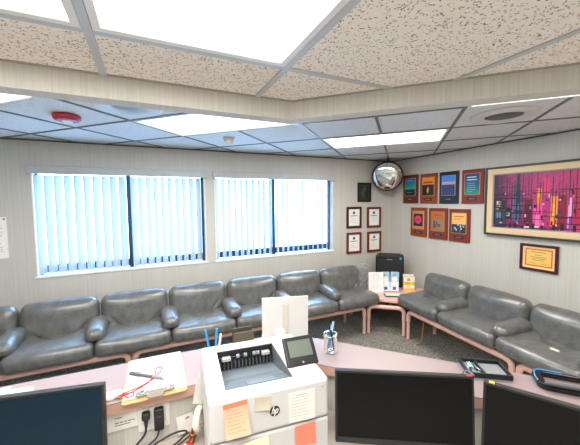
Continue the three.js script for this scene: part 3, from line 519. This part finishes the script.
{
  const t = thing('desk', 'office desk worktop behind the reception counter', 'desk'), a = meet(1.277, dB(0.235));
  mesh('worktop', prism([[-2.6, 1.277 - K * 2.6], [-2.6, 0.72], [0.05, 0.6], [0.42, 0.5], [1.3, -0.5], endPt(0, 0.24), a], 0.715, 0.745, 0.004), std(0xb3aaa4, 0.45), t);
  for (const [x, n] of [[-2.4, 1.1], [-0.9, 0.95], [0.3, 0.8], [1.35, -0.1]]) mesh('support_panel', box(0.03, 0.71, 0.45), M.midGrey, t, x, 0.357, -n);
}

// ---------- printer ----------
const PR = new THREE.Group();
{
  const t = thing('printer', 'white laser printer with a small tilted touch screen', 'printer', [0.345, 0.745, -1.02], -0.0977);
  const body = new Brush(new RoundedBoxGeometry(0.39, 0.136, 0.366, 5, 0.014).translate(0, 0.306, -0.013)); body.updateMatrixWorld();
  const wz = new THREE.ExtrudeGeometry(shapeOf([[-0.134, 0.5], [-0.134, 0.292], [-0.03, 0.312], [0.128, 0.366], [0.13, 0.5]]), { depth: 0.224, bevelEnabled: false });
  wz.rotateY(-Math.PI / 2); wz.translate(0.084, 0, 0);                     // profile in (z, y), extruded along x
  const cut = new Brush(wz); cut.updateMatrixWorld();
  const ev = new Evaluator(); ev.useGroups = false; const res = ev.evaluate(body, cut, SUBTRACTION);
  mesh('body', res.geometry, M.printerWhite, t);
  mesh('lower_body', box(0.39, 0.234, 0.362, 0.008), M.printerWhite, t, 0, 0.117, -0.014);
  mesh('seam', box(0.382, 0.01, 0.35), M.midGrey, t, 0, 0.236, -0.013);
  const tray = mesh('paper_tray', box(0.37, 0.1, 0.02, 0.006), M.printerWhite, t, 0, 0.07, 0.157); mesh('tray_grip', box(0.14, 0.016, 0.008, 0.003), M.midGrey, tray, 0, 0.03, 0.008);
  const slope = (z0, y0, z1, y1, x0, x1, th, m, name) => { const L = Math.hypot(z1 - z0, y1 - y0); const q = mesh(name, box(x1 - x0, th, L, Math.min(0.002, th / 3)), m, t, (x0 + x1) / 2, (y0 + y1) / 2, (z0 + z1) / 2); q.rotation.x = -Math.atan2(y1 - y0, z1 - z0); return q; };
  const g1 = std(0x727d88, 0.3), g2 = std(0x5f676c, 0.45);
  slope(-0.132, 0.293, -0.032, 0.313, -0.139, 0.083, 0.004, g1, 'output_slope');
  slope(-0.03, 0.314, 0.03, 0.3345, -0.139, 0.083, 0.004, g1, 'output_slope');
  slope(0.033, 0.3355, 0.127, 0.368, -0.139, 0.083, 0.004, g2, 'output_slope');
  slope(0.048, 0.343, 0.105, 0.363, -0.065, 0.032, 0.004, std(0x6a7377, 0.4), 'paper_stop');
  for (const x of [-0.14, 0.0835]) mesh('bin_side', extr(shapeOf([[-0.132, 0.292], [-0.03, 0.312], [0.127, 0.367], [0.127, 0.3705], [-0.132, 0.3705]]), 0.002), std(0x5f676e, 0.45), t, x + 0.001, 0, 0).rotation.y = -Math.PI / 2;
  mesh('rear_grille', box(0.222, 0.078, 0.004), M.black, t, -0.028, 0.332, -0.132);
  for (let i = 0; i < 15; i++) mesh('guide_rib', box(0.003, 0.03, 0.02), M.grey, t, -0.128 + i * 0.0143, 0.316, -0.121);
  for (const x of [-0.105, 0.052]) mesh('exit_flag', box(0.034, 0.014, 0.02, 0.003), std(0xa9aaa6, 0.5), t, x, 0.346, -0.118);
  for (const x of [-0.06, -0.03, 0.005, 0.02]) { const r = mesh('exit_roller', new THREE.CylinderGeometry(0.008, 0.008, 0.012, 16), M.midGrey, t, x, 0.35, -0.12); r.rotation.z = Math.PI / 2; }
  mesh('roller_shaft', new THREE.CylinderGeometry(0.003, 0.003, 0.215, 10), M.blackGloss, t, -0.028, 0.35, -0.12).rotation.z = Math.PI / 2;
  const p = mesh('control_panel', box(0.119, 0.105, 0.016, 0.006), M.black, t, 0.143, 0.409, 0.038); p.rotation.x = -0.72;
  mesh('touch_screen', box(0.088, 0.058, 0.003, 0.001), std(0x5e6660, 0.3), p, 0, 0.008, 0.0085);
  mesh('home_button', new THREE.CylinderGeometry(0.004, 0.004, 0.002, 20), M.midGrey, p, 0, -0.04, 0.0085).rotation.x = Math.PI / 2;
  mesh('panel_mount', box(0.09, 0.04, 0.06, 0.006), M.blackSoft, t, 0.143, 0.385, 0.02);
  const logo = canvasTex(128, 128, (g) => { g.fillStyle = '#1a1a1c'; g.fillRect(0, 0, 128, 128); g.fillStyle = '#f2f1ee'; g.strokeStyle = '#f2f1ee'; g.lineWidth = 11; g.lineCap = 'butt'; const L = (a, b, c, d) => { g.beginPath(); g.moveTo(a, b); g.lineTo(c, d); g.stroke(); };
    L(56, -4, 24, 94); L(42, 44, 56, 44); g.beginPath(); g.moveTo(50, 44); g.quadraticCurveTo(66, 42, 60, 58); g.lineTo(48, 94); g.stroke(); L(84, 40, 54, 134); g.beginPath(); g.moveTo(84, 44); g.lineTo(98, 44); g.quadraticCurveTo(110, 44, 105, 58); g.lineTo(97, 82); g.quadraticCurveTo(94, 89, 84, 89); g.lineTo(70, 89); g.stroke(); });
  const lg = new THREE.CylinderGeometry(0.0165, 0.0165, 0.002, 40); const lm = mesh('badge', lg, [M.black, std(0xffffff, 0.4, { map: logo }), M.black], t, 0.006, 0.302, 0.1705); lm.rotation.set(Math.PI / 2, Math.PI / 2, 0, 'XYZ'); lm.userData.label = 'round black maker badge';
  mesh('power_light', box(0.006, 0.003, 0.002), M.midGrey, t, 0.17, 0.346, 0.1702);
  const at = (px, py) => t.localToWorld(new THREE.Vector3(px, py, 0.1705)); t.updateMatrixWorld();
  const note = (name, label, cat, w, h, x, y, tex, curl, roll, color) => {
    const g = new THREE.BoxGeometry(w, h, 0.0012, 8, 16, 1), q = g.attributes.position;
    for (let i = 0; i < q.count; i++) { const u = 0.5 - q.getY(i) / h; q.setZ(i, q.getZ(i) + curl * u * u + 0.002 * Math.sin(q.getX(i) * 40) * u); }
    g.computeVertexNormals(); const s = std(color, 0.85);
    const wpos = at(x, y), m = mesh(name, g, [s, s, s, s, tex ? std(0xffffff, 0.85, { map: tex }) : s, s], scene, wpos.x, wpos.y, wpos.z); m.rotation.set(0, -0.0977, roll, 'YXZ'); return tag(m, label, cat);
  };
  const noteTex = (bg, top) => canvasTex(96, 112, (g, w, h) => { g.fillStyle = bg; g.fillRect(0, 0, w, h); if (top) { g.fillStyle = top; g.fillRect(0, 0, w, h * 0.16); } g.fillStyle = 'rgba(190,90,70,0.45)'; for (let i = 0; i < 7; i++) g.fillRect(w * 0.1, h * (0.24 + i * 0.1), w * rr(0.5, 0.8), 2); });
  note('sticky_note', 'curled peach sticky note pad at the left of the printer front', 'sticky note', 0.073, 0.098, -0.114, 0.311, noteTex('#e8a78c', '#e07a5c'), 0.02, 0.05, 0xf3a582);
  note('sticky_note', 'flat coral sticky note at the right of the printer front', 'sticky note', 0.071, 0.071, 0.109, 0.197, noteTex('#e5816c'), 0.003, 0.02, 0xf08a70);
  note('sticky_note', 'pale yellow sticky note at the bottom of the printer front', 'sticky note', 0.088, 0.075, -0.058, 0.187, noteTex('#f3efc6'), 0.004, 0.08, 0xf0ebc0);
  note('paper_label', 'white printed instruction label on the printer front below the screen', 'label', 0.091, 0.097, 0.098, 0.297, pageTex(96, 104, { lines: 7, margin: 0.1, bg: '#d6d6d4', ink: 'rgba(110,110,115,0.55)' }), 0.001, 0.0, 0xf0efec);
  note('tape_scrap', 'crumpled beige tape scrap stuck left of the round badge', 'tape', 0.05, 0.04, -0.033, 0.337, null, 0.006, -0.1, 0xb3aa9a);
}

// ---------- monitors ----------
function monitor(label, left, right, top, h, tilt, sm) {
  const dx = right[0] - left[0], dn = right[1] - left[1], W = Math.hypot(dx, dn), turn = Math.atan2(dn, dx);
  const t = thing('monitor', label, 'monitor', [(left[0] + right[0]) / 2, 0.745, -(left[1] + right[1]) / 2], turn);
  const p = new THREE.Group(); p.name = 'display'; const H = h, cy = top - 0.745 - H / 2 * Math.cos(tilt);
  const head = mesh('housing', box(W, H, 0.022, 0.004), M.black, t, 0, cy, Math.sin(tilt) * H / 2 - 0.011); head.rotation.x = -tilt;
  mesh('screen', box(W - 0.016, H - 0.03, 0.002), sm, head, 0, 0.007, 0.0112);
  mesh('bezel', extr(ringShape(W - 0.002, H - 0.002, 0.007), 0.003), std(0x141517, 0.45), head, 0, 0, 0.0105);
  mesh('lower_strip', box(W - 0.01, 0.018, 0.002), std(0x24272a, 0.4), head, 0, -H / 2 + 0.012, 0.0128);
  mesh('rear_bulge', box(W * 0.55, H * 0.55, 0.035, 0.012), M.black, head, 0, -0.01, -0.022);
  mesh('neck', box(0.05, cy, 0.03, 0.006), M.black, t, 0, cy / 2 + 0.01, -0.035);
  mesh('base', box(0.2, 0.014, 0.12, 0.005), M.black, t, 0, 0.007, 0.0);
  return t;
}
const mon1 = monitor('dark blue-black monitor at the lower left of the photo', [-0.629, 1.244], [-0.158, 1.150], EYE - 0.60, 0.30, 0.06, M.screenBlue);
const mon2 = monitor('black monitor in the middle, right of the printer', [0.591, 0.900], [0.997, 0.654], EYE - 0.61, 0.255, 0.10, M.screen);
const mon3 = monitor('black monitor at the lower right corner of the photo', [1.008, 0.628], [1.24, 0.222], EYE - 0.615, 0.30, 0.06, M.screen);

// ---------- on the counter ----------
{
  const t = thing('clipboard', 'wooden clipboard with white forms lying on the counter', 'clipboard', [0.0, CT, -1.392], -0.02);
  mesh('board', extr(rrect(0.232, 0.335, 0.012), 0.004, 0.001).rotateX(-Math.PI / 2), M.tan, t, 0, 0.0005, 0);
  const pt = pageTex(256, 370, { lines: 20, bg: '#d4d4d3', ink: 'rgba(120,122,130,0.6)' });
  mesh('form_sheet', box(0.224, 0.004, 0.312), [M.paper, M.paper, std(0xffffff, 0.8, { map: pt }), M.paper, M.paper, M.paper], t, 0.0, 0.0068, -0.01);
  mesh('clip', extr(rrect(0.14, 0.032, 0.012), 0.004, 0.001).rotateX(-Math.PI / 2), M.clip, t, 0, 0.013, 0.138);
  mesh('clip_spring', new THREE.CylinderGeometry(0.006, 0.006, 0.09, 14), M.chrome, t, 0, 0.015, 0.128).rotation.z = Math.PI / 2;
  mesh('clip_lever', extr(rrect(0.06, 0.032, 0.014), 0.003, 0.001).rotateX(-Math.PI / 2 + 0.25), M.clip, t, 0, 0.012, 0.158);
  for (const x of [-0.045, 0.045]) mesh('clip_ear', box(0.014, 0.014, 0.02, 0.004), M.chrome, t, x, 0.013, 0.135);
  t.updateMatrixWorld();
}
{
  const t = thing('pen', 'grey ballpoint pen lying across the clipboard forms', 'pen', [-0.025, CT + 0.0155, -1.372], 0.0); t.rotation.y = -0.66; t.scale.setScalar(1.3);
  const c = (r, l, m, n, x) => { const q = mesh(n, new THREE.CylinderGeometry(r, r, l, 14), m, t, x, 0, 0); q.rotation.z = Math.PI / 2; };
  c(0.0045, 0.085, M.grey, 'barrel', -0.03); c(0.0052, 0.04, M.midGrey, 'grip', 0.033); mesh('tip', new THREE.ConeGeometry(0.0045, 0.014, 14), M.chrome, t, 0.06, 0, 0).rotation.z = -Math.PI / 2; mesh('pocket_clip', box(0.035, 0.002, 0.004), M.chrome, t, -0.05, 0.006, 0);
  const y = CT + 0.013; const cord = tube([[-0.135, y + 0.012, -1.262], [-0.112, y + 0.012, -1.258], [-0.10, y + 0.012, -1.236], [-0.08, y + 0.012, -1.236], [-0.082, y + 0.012, -1.262], [-0.10, y + 0.012, -1.262], [-0.122, y + 0.01, -1.268], [-0.06, y, -1.31], [-0.01, y, -1.35], [0.02, y + 0.01, -1.378], [0.022, y + 0.016, -1.398], [-0.002, y + 0.014, -1.395], [0.0, y + 0.008, -1.372], [-0.03, y, -1.33], [-0.09, y + 0.004, -1.275], [-0.13, y + 0.012, -1.25]], 0.0022, { seg: 160, sides: 6 });
  tag(mesh('cord', cord, std(0xe0302c, 0.6), scene), 'red string tied to the pen on the clipboard', 'string');
}
{
  const t = thing('sign_board', 'white board sign standing on the counter, seen from behind', 'sign', [0.640, CT, -1.455], -0.30);
  const p = mesh('panel', box(0.248, 0.238, 0.004, 0.001), std(0xd6d7d8, 0.35), t, 0, 0.12, 0); p.rotation.x = 0.05;
  mesh('foot', box(0.248, 0.005, 0.08, 0.002), std(0xe8e9ea, 0.3), t, 0, 0.003, -0.03);
  mesh('rear_strip', box(0.03, 0.17, 0.004, 0.001), std(0xcdc8bf, 0.5), t, 0.0, 0.115, 0.0055).rotation.x = 0.05;
  mesh('rear_hook', cushion(0.055, 0.05, 0.03, 0.014, [8, 8, 6], (v, n) => v.addScaledVector(n, 0.004 * noise.noise(v.x * 60, v.y * 60, 1))), M.white, t, -0.028, 0.045, 0.018);
}
{
  const t = thing('glass_jar', 'clear glass jar of pens on the counter right of the printer', 'jar', [0.785, CT, -1.235]);
  mesh('glass', lathe([[0, 0.004], [0.026, 0.004], [0.03, 0.01], [0.0305, 0.082], [0.026, 0.09], [0.03, 0.096], [0.033, 0.096], [0.0335, 0.09], [0.0335, 0.008], [0.03, 0], [0, 0]], 40), new THREE.MeshPhysicalMaterial({ color: 0xf4f8fa, roughness: 0.04, transmission: 1, thickness: 0.003, ior: 1.45 }), t);
  mesh('rim_ring', new THREE.TorusGeometry(0.0325, 0.002, 8, 40).rotateX(Math.PI / 2), M.chrome, t, 0, 0.088, 0);
}
function pen(label, [x, y, z], dir, len, mat, capMat, group) {
  const t = thing('pen', label, 'pen', [x, y, z], 0, group); t.quaternion.setFromUnitVectors(new THREE.Vector3(0, 1, 0), new THREE.Vector3(...dir).normalize());
  mesh('barrel', lathe([[0, 0], [0.0012, 0], [0.0042, 0.014], [0.0045, len * 0.62], [0, len * 0.62]], 14), mat, t); mesh('cap', lathe([[0, len * 0.62], [0.0054, len * 0.62], [0.005, len], [0, len]], 14), capMat, t); mesh('pocket_clip', box(0.003, 0.04, 0.002), capMat, t, 0, len - 0.03, 0.0065);
  return t;
}
pen('blue pen leaning to the right in the glass jar', [0.768, CT + 0.006, -1.24], [0.34, 1, -0.10], 0.145, M.blue, M.paleBlue, 'pens in the glass jar');
pen('dark capped pen standing short in the glass jar', [0.800, CT + 0.006, -1.225], [-0.16, 1, -0.06], 0.108, M.grey, M.black, 'pens in the glass jar');
pen('pale blue pen at the back of the glass jar', [0.790, CT + 0.006, -1.25], [0.12, 1, -0.05], 0.125, M.paleBlue, M.blue, 'pens in the glass jar');
{
  const t = thing('pen_cup', 'pen cup hidden behind the printer holding blue pens', 'cup', [0.245, CT, -1.36]);
  mesh('cup', lathe([[0, 0.003], [0.034, 0.003], [0.036, 0.055], [0.039, 0.055], [0.037, 0], [0, 0]], 32), M.blackSoft, t); mesh('rim_ring', new THREE.TorusGeometry(0.0375, 0.002, 8, 32).rotateX(Math.PI / 2), M.grey, t, 0, 0.055, 0);
  pen('leftmost blue pen sticking up behind the printer', [0.236, CT + 0.004, -1.36], [-0.16, 1, 0.0], 0.172, M.blue, M.blue, 'blue pens behind the printer');
  pen('middle blue pen sticking up behind the printer, leaning right', [0.243, CT + 0.004, -1.352], [0.1, 1, -0.06], 0.168, M.blue, M.blue, 'blue pens behind the printer');
  pen('short pale pen behind the printer, rightmost of three', [0.255, CT + 0.004, -1.365], [0.16, 1, 0.03], 0.14, M.paleBlue, M.white, 'blue pens behind the printer');
}
{
  const t = thing('card_holder', 'small olive-brown card holder behind the printer', 'card holder', [0.42, CT, -1.505], -0.06);
  mesh('front_wall', box(0.105, 0.075, 0.006, 0.002), std(0x5d5646, 0.4), t, 0, 0.038, 0.02); mesh('rear_wall', box(0.105, 0.085, 0.006, 0.002), std(0x4c473b, 0.4), t, 0, 0.043, -0.02); mesh('base', box(0.105, 0.006, 0.046, 0.002), std(0x4c473b, 0.4), t, 0, 0.003, 0); mesh('cards', box(0.088, 0.06, 0.022), M.blackSoft, t, 0, 0.038, 0);
}
{
  const t = thing('glasses_case', 'pale blue case on the counter behind the left monitor', 'case', [-0.51, CT, -1.455], -0.12);
  mesh('lower_shell', cushion(0.16, 0.022, 0.05, [0.022, 0.01, 0.022], [24, 6, 10], () => {}), M.paleBlue, t, 0, 0.011, 0); mesh('lid', cushion(0.158, 0.016, 0.048, [0.022, 0.007, 0.022], [24, 6, 10], () => {}), M.paleBlue, t, 0, 0.027, 0); mesh('clasp', box(0.03, 0.012, 0.003), M.grey, t, -0.01, 0.02, 0.0255);
  tag(mesh('paper_sheet', box(0.13, 0.003, 0.09), M.paper, scene, -0.60, CT + 0.0015, -1.515), 'white paper sheet on the counter at the left edge of the photo', 'paper');
}
{
  const t = thing('desk_tray', 'black desk tray of clips and supplies on the counter between the monitors', 'tray', [1.288, CT, -0.80], -0.62);
  mesh('base', box(0.165, 0.008, 0.125, 0.003), std(0x8794a0, 0.4), t, 0, 0.004, 0);
  for (const [w, d, x, z] of [[0.165, 0.006, 0, -0.06], [0.165, 0.006, 0, 0.06], [0.006, 0.12, -0.08, 0], [0.006, 0.12, 0.08, 0], [0.004, 0.12, -0.02, 0]]) mesh('tray_wall', box(w, 0.022, d, 0.002), M.black, t, x, 0.014, z);
  mesh('supply_card', box(0.075, 0.004, 0.09), M.midGrey, t, 0.03, 0.011, 0.005).rotation.y = 0.1;
  for (let i = 0; i < 6; i++) mesh('clip_stick', box(0.007, 0.006, 0.05, 0.002), [M.paleBlue, M.black, M.chrome][i % 3], t, -0.068 + i * 0.008, 0.013, rr(-0.03, 0.02)).rotation.y = rr(-0.4, 0.4);
}
{
  const t = thing('desk_organizer', 'black rounded hollow desk stand on the counter at the right edge', 'stand', [1.47, CT, -0.59], -0.85);
  const s = rrect(0.21, 0.125, 0.035); s.holes.push(new THREE.Path(rrect(0.165, 0.085, 0.022, 0.008, 0).getPoints(8).reverse()));
  mesh('hollow_frame', extr(s, 0.024, 0.006).rotateX(-Math.PI / 2), M.blackGloss, t); mesh('front_bar', box(0.19, 0.012, 0.02, 0.005), M.grey, t, 0.01, 0.028, 0.052); mesh('side_trim', tube([[-0.1, 0.022, 0.03], [-0.103, 0.026, 0], [-0.085, 0.026, -0.052], [0.0, 0.026, -0.056]], 0.003, { seg: 30, sides: 6 }), M.blue, t);
}
{
  const g = tube([[1.0, EYE - 0.607, -0.655], [1.03, EYE - 0.62, -0.70], [1.06, EYE - 0.66, -0.74], [1.02, EYE - 0.72, -0.72], [1.0, EYE - 0.8, -0.70]], 0.0025, { seg: 40, sides: 6 });
  tag(mesh('cable', g, M.midGrey, scene), 'grey cable running between the middle and right monitors', 'cable');
  const dots = [['red sticker on the top edge between the two black monitors', 0xd0302c, mon2, 0.225], ['gold star sticker on the top edge of the right monitor', 0xc89a2a, mon3, 0.03], ['yellow sticker at the left top corner of the right monitor', 0xe0c020, mon3, -0.21]];
  for (const [label, c, m, x] of dots) { m.updateMatrixWorld(); const p = m.localToWorld(new THREE.Vector3(x, m === mon2 ? EYE - 0.61 - 0.745 + 0.0012 : EYE - 0.615 - 0.745 + 0.0012, -0.008)); const q = mesh('sticker', box(0.016, 0.003, 0.014, 0.001), std(c, 0.5), scene, p.x, p.y, p.z); q.rotation.y = m.rotation.y; tag(q, label, 'sticker'); }
}

// ---------- outlet, cables and papers under the counter ----------
const wallN = (x) => 1.287 + K * x, WA = Math.atan(K);   // near face of the counter wall
function onCounterWall(o, x, y, off = 0) { o.position.set(x, y, -wallN(x) + off); o.rotation.y = WA; return o; }
{
  const t = onCounterWall(thing('wall_outlet', 'white double wall outlet below the clipboard', 'outlet'), -0.012, EYE - 0.828, 0.001);
  mesh('cover_plate', extr(rrect(0.115, 0.115, 0.006), 0.006, 0.0015), M.white, t, 0, -0.012, 0);
  for (const x of [-0.028, 0.028]) for (const y of [0.008, -0.03]) { const s = mesh('socket', extr(rrect(0.032, 0.028, 0.01), 0.004, 0.001), std(0xd8d6d0, 0.4), t, x, y, 0.0055); for (const sx of [-0.006, 0.006]) mesh('slot', box(0.002, 0.008, 0.001), M.black, s, sx, 0.003, 0.0041); }
}
{
  const t = onCounterWall(thing('power_plug', 'black power plug with its cord in the left socket', 'plug'), -0.04, EYE - 0.822, 0.012);
  mesh('plug_body', box(0.03, 0.028, 0.03, 0.008), M.blackSoft, t, 0, 0, 0.015);
  mesh('strain_relief', lathe([[0, 0], [0.005, 0], [0.008, 0.03], [0, 0.03]], 12), M.blackSoft, t, 0, -0.042, 0.024);
  mesh('cord', tube([[0, -0.03, 0.024], [-0.004, -0.06, 0.03], [-0.03, -0.085, 0.04], [-0.05, -0.105, 0.04], [-0.09, -0.121, 0.06], [-0.15, -0.126, 0.06]], 0.0042, { seg: 40, sides: 8 }), M.blackSoft, t);
}
{
  const t = onCounterWall(thing('charger', 'tall black charger adapter in the right socket of the outlet', 'charger'), 0.006, EYE - 0.848, 0.012);
  mesh('adapter_body', box(0.036, 0.088, 0.026, 0.007), M.black, t, 0, 0, 0.013); mesh('print_mark', box(0.018, 0.003, 0.001), M.grey, t, 0, 0.015, 0.0264);
  mesh('charging_cable', tube([[0, -0.04, 0.02], [-0.01, -0.055, 0.04], [-0.05, -0.075, 0.06], [-0.055, -0.095, 0.075], [0.0, -0.098, 0.075], [0.07, -0.08, 0.06], [0.1, -0.062, 0.045], [0.07, -0.05, 0.05], [0.02, -0.052, 0.06], [-0.035, -0.07, 0.075], [-0.03, -0.095, 0.09], [0.04, -0.09, 0.08], [0.1, -0.07, 0.07], [0.125, -0.058, 0.06]], 0.0036, { seg: 120, sides: 8 }), M.blackSoft, t);
  mesh('connector', box(0.024, 0.008, 0.01, 0.002), M.chrome, t, 0.133, -0.054, 0.058).rotation.z = 0.4;
}
{
  const t = onCounterWall(thing('taped_note', 'white paper note taped under the counter beside the left monitor', 'note'), -0.135, EYE - 0.83, 0.003);
  mesh('page', box(0.13, 0.072, 0.002), [M.paper, M.paper, M.paper, M.paper, std(0xffffff, 0.8, { map: canvasTex(160, 90, (g, w, h) => { g.fillStyle = '#e9e8e4'; g.fillRect(0, 0, w, h); g.fillStyle = 'rgba(70,70,76,0.8)'; let x = w * 0.4; for (let i = 0; i < 5; i++) { const l = rr(8, 20); g.fillRect(x, h * 0.56, l, 5); x += l + 4; } g.fillRect(w * 0.4, h * 0.7, w * 0.4, 4); g.fillRect(w * 0.4, h * 0.3, w * 0.2, 4); }) }), M.paper], t, 0, 0, 0.002); mesh('tape', box(0.03, 0.014, 0.001), std(0xe8e4d4, 0.4), t, 0, 0.034, 0.0035);
}
tag((() => { const t = onCounterWall(new THREE.Group(), 0.105, EYE - 0.905, 0.004); t.name = numbered('appointment_card'); scene.add(t); const p = mesh('card', box(0.065, 0.072, 0.002), M.paper, t, 0, 0, 0.012); p.rotation.set(-0.15, 0, 0.1); mesh('red_mark', box(0.008, 0.006, 0.001), M.red, p, 0.012, 0.022, 0.0012); mesh('green_mark', box(0.006, 0.006, 0.001), std(0x4a9a50, 0.5), p, 0.004, 0.020, 0.0012); return t; })(), 'white card with a tiny red mark leaning on the wall under the counter', 'card');
tag(mesh('envelope', (() => { const g = extr(shapeOf([[-0.03, -0.05], [0.035, -0.075], [0.04, 0.03], [0.01, 0.06], [-0.012, 0.02]]), 0.002); return g; })(), std(0xd0cdc8, 0.8), scene, 0.158, EYE - 0.755, -1.243), 'white folded paper tucked upright between the counter edge and the printer', 'paper');
scene.children[scene.children.length - 1].rotation.set(-0.15, 0.25, 0);
tag(mesh('crumpled_tape', cushion(0.06, 0.016, 0.04, 0.007, [14, 5, 10], (v, n) => v.addScaledVector(n, 0.007 * noise.noise(v.x * 70, v.y * 70, v.z * 70))), std(0xe4dcc8, 0.6), scene, -0.15, CT + 0.009, -1.30), 'crumpled cream tape on the counter edge left of the clipboard', 'tape');
{
  const t = thing('tape_roll', 'cream tape roll wedged on the gold wires beside the printer', 'tape roll', [0.148, 0.745 + 0.1, -1.205], 1.15);
  mesh('roll', new THREE.TorusGeometry(0.034, 0.013, 12, 36), std(0xe9e2d2, 0.6), t); mesh('core', new THREE.CylinderGeometry(0.024, 0.024, 0.018, 30, 1, true), std(0xc9a878, 0.7, { side: THREE.DoubleSide }), t).rotation.x = Math.PI / 2;
  const red = thing('red_tag', 'bright red folded tag on the desk under the cables', 'tag', [0.085, 0.745, -1.195], 0.3);
  mesh('cover', box(0.07, 0.012, 0.03, 0.003), std(0xe0283c, 0.5), red, 0, 0.006, 0); mesh('white_label', box(0.03, 0.002, 0.015), M.paper, red, 0, 0.013, 0);
  const wire = thing('wire_bundle', 'bundle of gold and brown wires on the desk beside the printer', 'wires', [0.125, 0.745, -1.21], 0.2);
  for (let i = 0; i < 6; i++) mesh('wire', tube(Array.from({ length: 6 }, (_, k) => [-0.01 + 0.012 * Math.sin(k * 1.7 + i) + i * 0.003, 0.006 + k * 0.0095 + 0.003 * Math.sin(k + i * 2), 0.012 * Math.cos(k * 2.1 + i * 1.3)]), 0.0022, { seg: 30, sides: 6 }), [std(0xb8862e, 0.4), std(0x6a3420, 0.5), M.red, std(0xd8a848, 0.4)][i % 4], wire);
  tag(mesh('paper_sheet', box(0.09, 0.002, 0.07), M.paper, scene, -0.1, 0.7465, -1.25), 'white paper scrap on the desk below the outlet', 'paper');
}
renderer.render(scene, camera);
